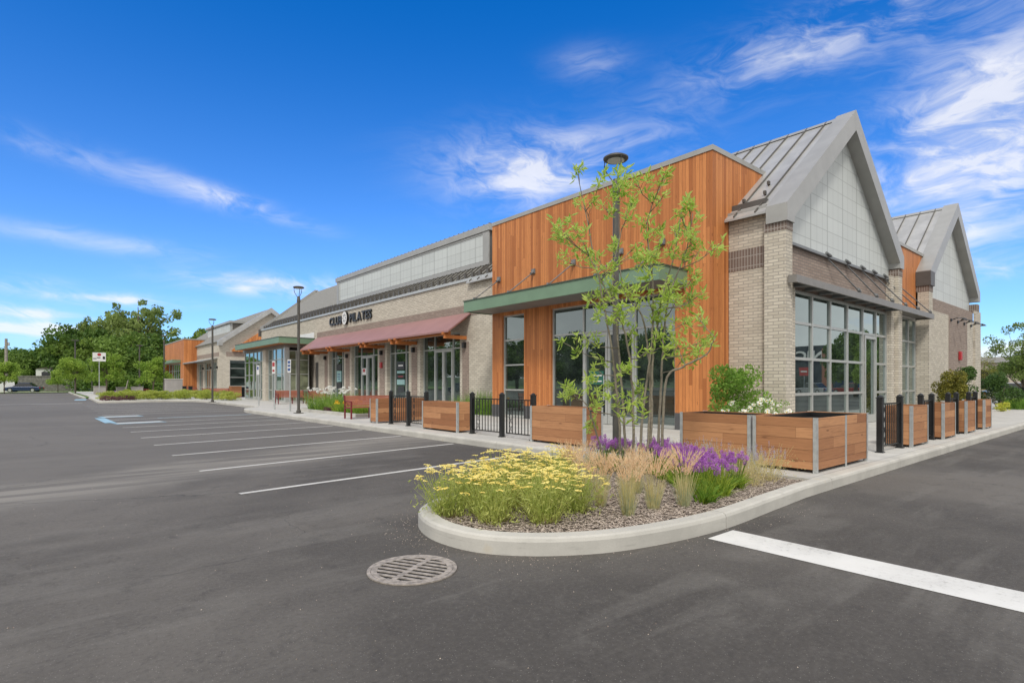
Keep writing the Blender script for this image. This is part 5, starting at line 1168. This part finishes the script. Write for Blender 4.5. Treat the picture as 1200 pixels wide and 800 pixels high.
# ------------------------------------------------------------------ cars
def make_car(paint, label, loc, rz, L=4.6, Wd=1.82, H_=1.5, suv=False):
    t_ = thing('parked_car', label, 'car', loc, 'parked cars', rz); LOCAL[0] = True; h = H_; b = .92 if suv else .82
    body = [(0, .32), (.05, .62), (.12, b-.06), (1.05, b+.06), (L-.75, b+.08), (L-.08, b-.02), (L, .55), (L-.05, .3), (L-.5, .22), (.4, .22)]
    MB().prism(body, 'y', -Wd/2, Wd/2).build('body', paint, t_, bevel=.07)
    s0, s1 = (.95, L-.15) if suv else (1.0, L-.7); r0, r1 = (1.75, L-.45) if suv else (1.85, L-1.45)
    def loft(w0, w1, z0, z1, mm, nm, x=(s0, s1, r1, r0)):
        MB().add([(x[0], -w0, z0), (x[1], -w0, z0), (x[1], w0, z0), (x[0], w0, z0), (x[3], -w1, z1), (x[2], -w1, z1), (x[2], w1, z1), (x[3], w1, z1)], [(0, 3, 2, 1), (4, 5, 6, 7), (0, 1, 5, 4), (1, 2, 6, 5), (2, 3, 7, 6), (3, 0, 4, 7)]).build(nm, mm, t_, bevel=.05)
    loft(Wd/2-.06, Wd/2-.24, b+.03, h-.05, 'car_glass', 'windows'); loft(Wd/2-.25, Wd/2-.29, h-.06, h, paint, 'roof', (r0-.05, r1+.05, r1-.05, r0+.05))
    for x in (.85, L-.9):
        for sy in (-1, 1):
            wh = MB().tube([(x, sy*(Wd/2-.2), .33), (x, sy*(Wd/2+.01), .33)], .33, 18).build('wheel', 'rubber', t_)
            MB().tube([(x, sy*(Wd/2+.0), .33), (x, sy*(Wd/2+.025), .33)], .2, 12).build('rim', 'galvanised', wh)
    for sy in (-1, 1):
        MB().box(L-.03, sy*(Wd/2-.35), .62, L+.012, sy*(Wd/2-.05), .78).build('tail_light', 'tail_light', t_); MB().box(-.005, sy*(Wd/2-.4), .55, .06, sy*(Wd/2-.08), .68).build('headlight', 'lens_white', t_)
    LOCAL[0] = False; return t_
make_car('car_blue', 'dark blue car parked at the far left before the stone wall', (-4.6, 117.4, .05), -.35)
make_car('car_black', 'black sport utility car parked behind the right-hand bollards', (60.0, 11.5, 0), 2.35, 4.9, 1.95, 1.8, True)
make_car('car_silver', 'silver car at the right edge beyond the black bollards', (57.5, 5.7, 0), 2.2)
make_car('car_white', 'white car parked far behind the pale olive shrub', (66.0, 14.5, 0), 2.2)
# shop across the road at the right edge
t_ = thing('shop_building', 'low pale shop building far beyond the cars at the right edge', 'building', (104, 14, 0)); LOCAL[0] = True
MB().box(0, 0, 0, 12, 30, 4.4).build('wall', 'store_beige', t_); MB().box(-.4, -.4, 4.4, 12.4, 30.4, 5.2).build('roof', 'roof_edge', t_)
for k in range(7): MB().box(-.05, 1.2+k*4, .6, -.001, 4.2+k*4, 3.4).build('window', 'car_glass', t_)
MB().box(-.06, 12.5, 3.5, -.002, 18, 4.3).build('sign_band', 'store_red', t_); LOCAL[0] = False
# places across the road that the panes mirror
t_ = thing('store_building', 'dark navy store mirrored in the large gable window', 'building', (112, -60, 0)); LOCAL[0] = True
MB().box(0, 0, 0, 20, 33, 8.6).build('wall', 'store_navy', t_); MB().box(-.3, 30.8, 0, .3, 32.6, 8.0).build('brick_pier', 'store_red', t_); MB().box(-.05, 2, .3, -.001, 29, 4.0).build('window', 'car_glass', t_); LOCAL[0] = False
letters('NIC', t_, -28.9, 6.0, 1.7, 5.0, x=111.99, ext=.2, mface='white_paint', mside='white_paint', bold=.03)
letters('es', t_, -37.0, 6.0, 1.7, 3.0, x=111.99, ext=.2, mface='white_paint', mside='white_paint', bold=.03)
ds_ = thing('road_sign', 'red no-entry sign mirrored in the left pane of the gable window', 'sign', (74, -17, 0)); LOCAL[0] = True
MB().tube([(0, 0, 0), (0, 0, 3.0)], .05, 8).build('post', 'galvanised', ds_); MB().box(-.05, -.6, 2.4, .0, .6, 3.5).build('sign_panel', 'red_paint', ds_); MB().box(-.06, -.4, 2.85, -.051, .4, 3.05).build('sign_print', 'white_paint', ds_); LOCAL[0] = False
make_car('car_silver', 'silver car mirrored in the gable window', (77, -19, 0), 1.9); make_car('car_red', 'red car mirrored in the gable window', (80, -15.5, 0), 1.9); make_car('car_white', 'white car mirrored in the left panes of the gable window', (76, -23.5, 0), 1.6); make_car('car_silver', 'second silver car mirrored in the gable window', (82, -12.5, 0), 2.0)
make_car('car_black', 'dark car mirrored in the entrance glass', (-30, 78, 0), 1.2); make_car('car_blue', 'blue car mirrored in the entrance glass', (-22, 70, 0), 1.2)
random.seed(4)
for x, y, h in ((66, -8.5, 7.6), (72, -10.5, 8.0), (61, -5, 6.5)): place(ft[1], False, (x, y, 0), random.uniform(0, 6), 'leafy tree across the lane mirrored in the gable window', (h/10*.7, h/10*.7, h/10), 'trees across the lane')
for k in range(14):
    u = k/13; x = -78+46*u; y = 30+112*u
    place(ft[k % 2], False, (x+random.uniform(-4, 4), y, 0), random.uniform(0, 6), 'tree in the belt mirrored in the shop fronts', (1.25, 1.25, random.uniform(.95, 1.3)), 'tree belt behind the photographer')
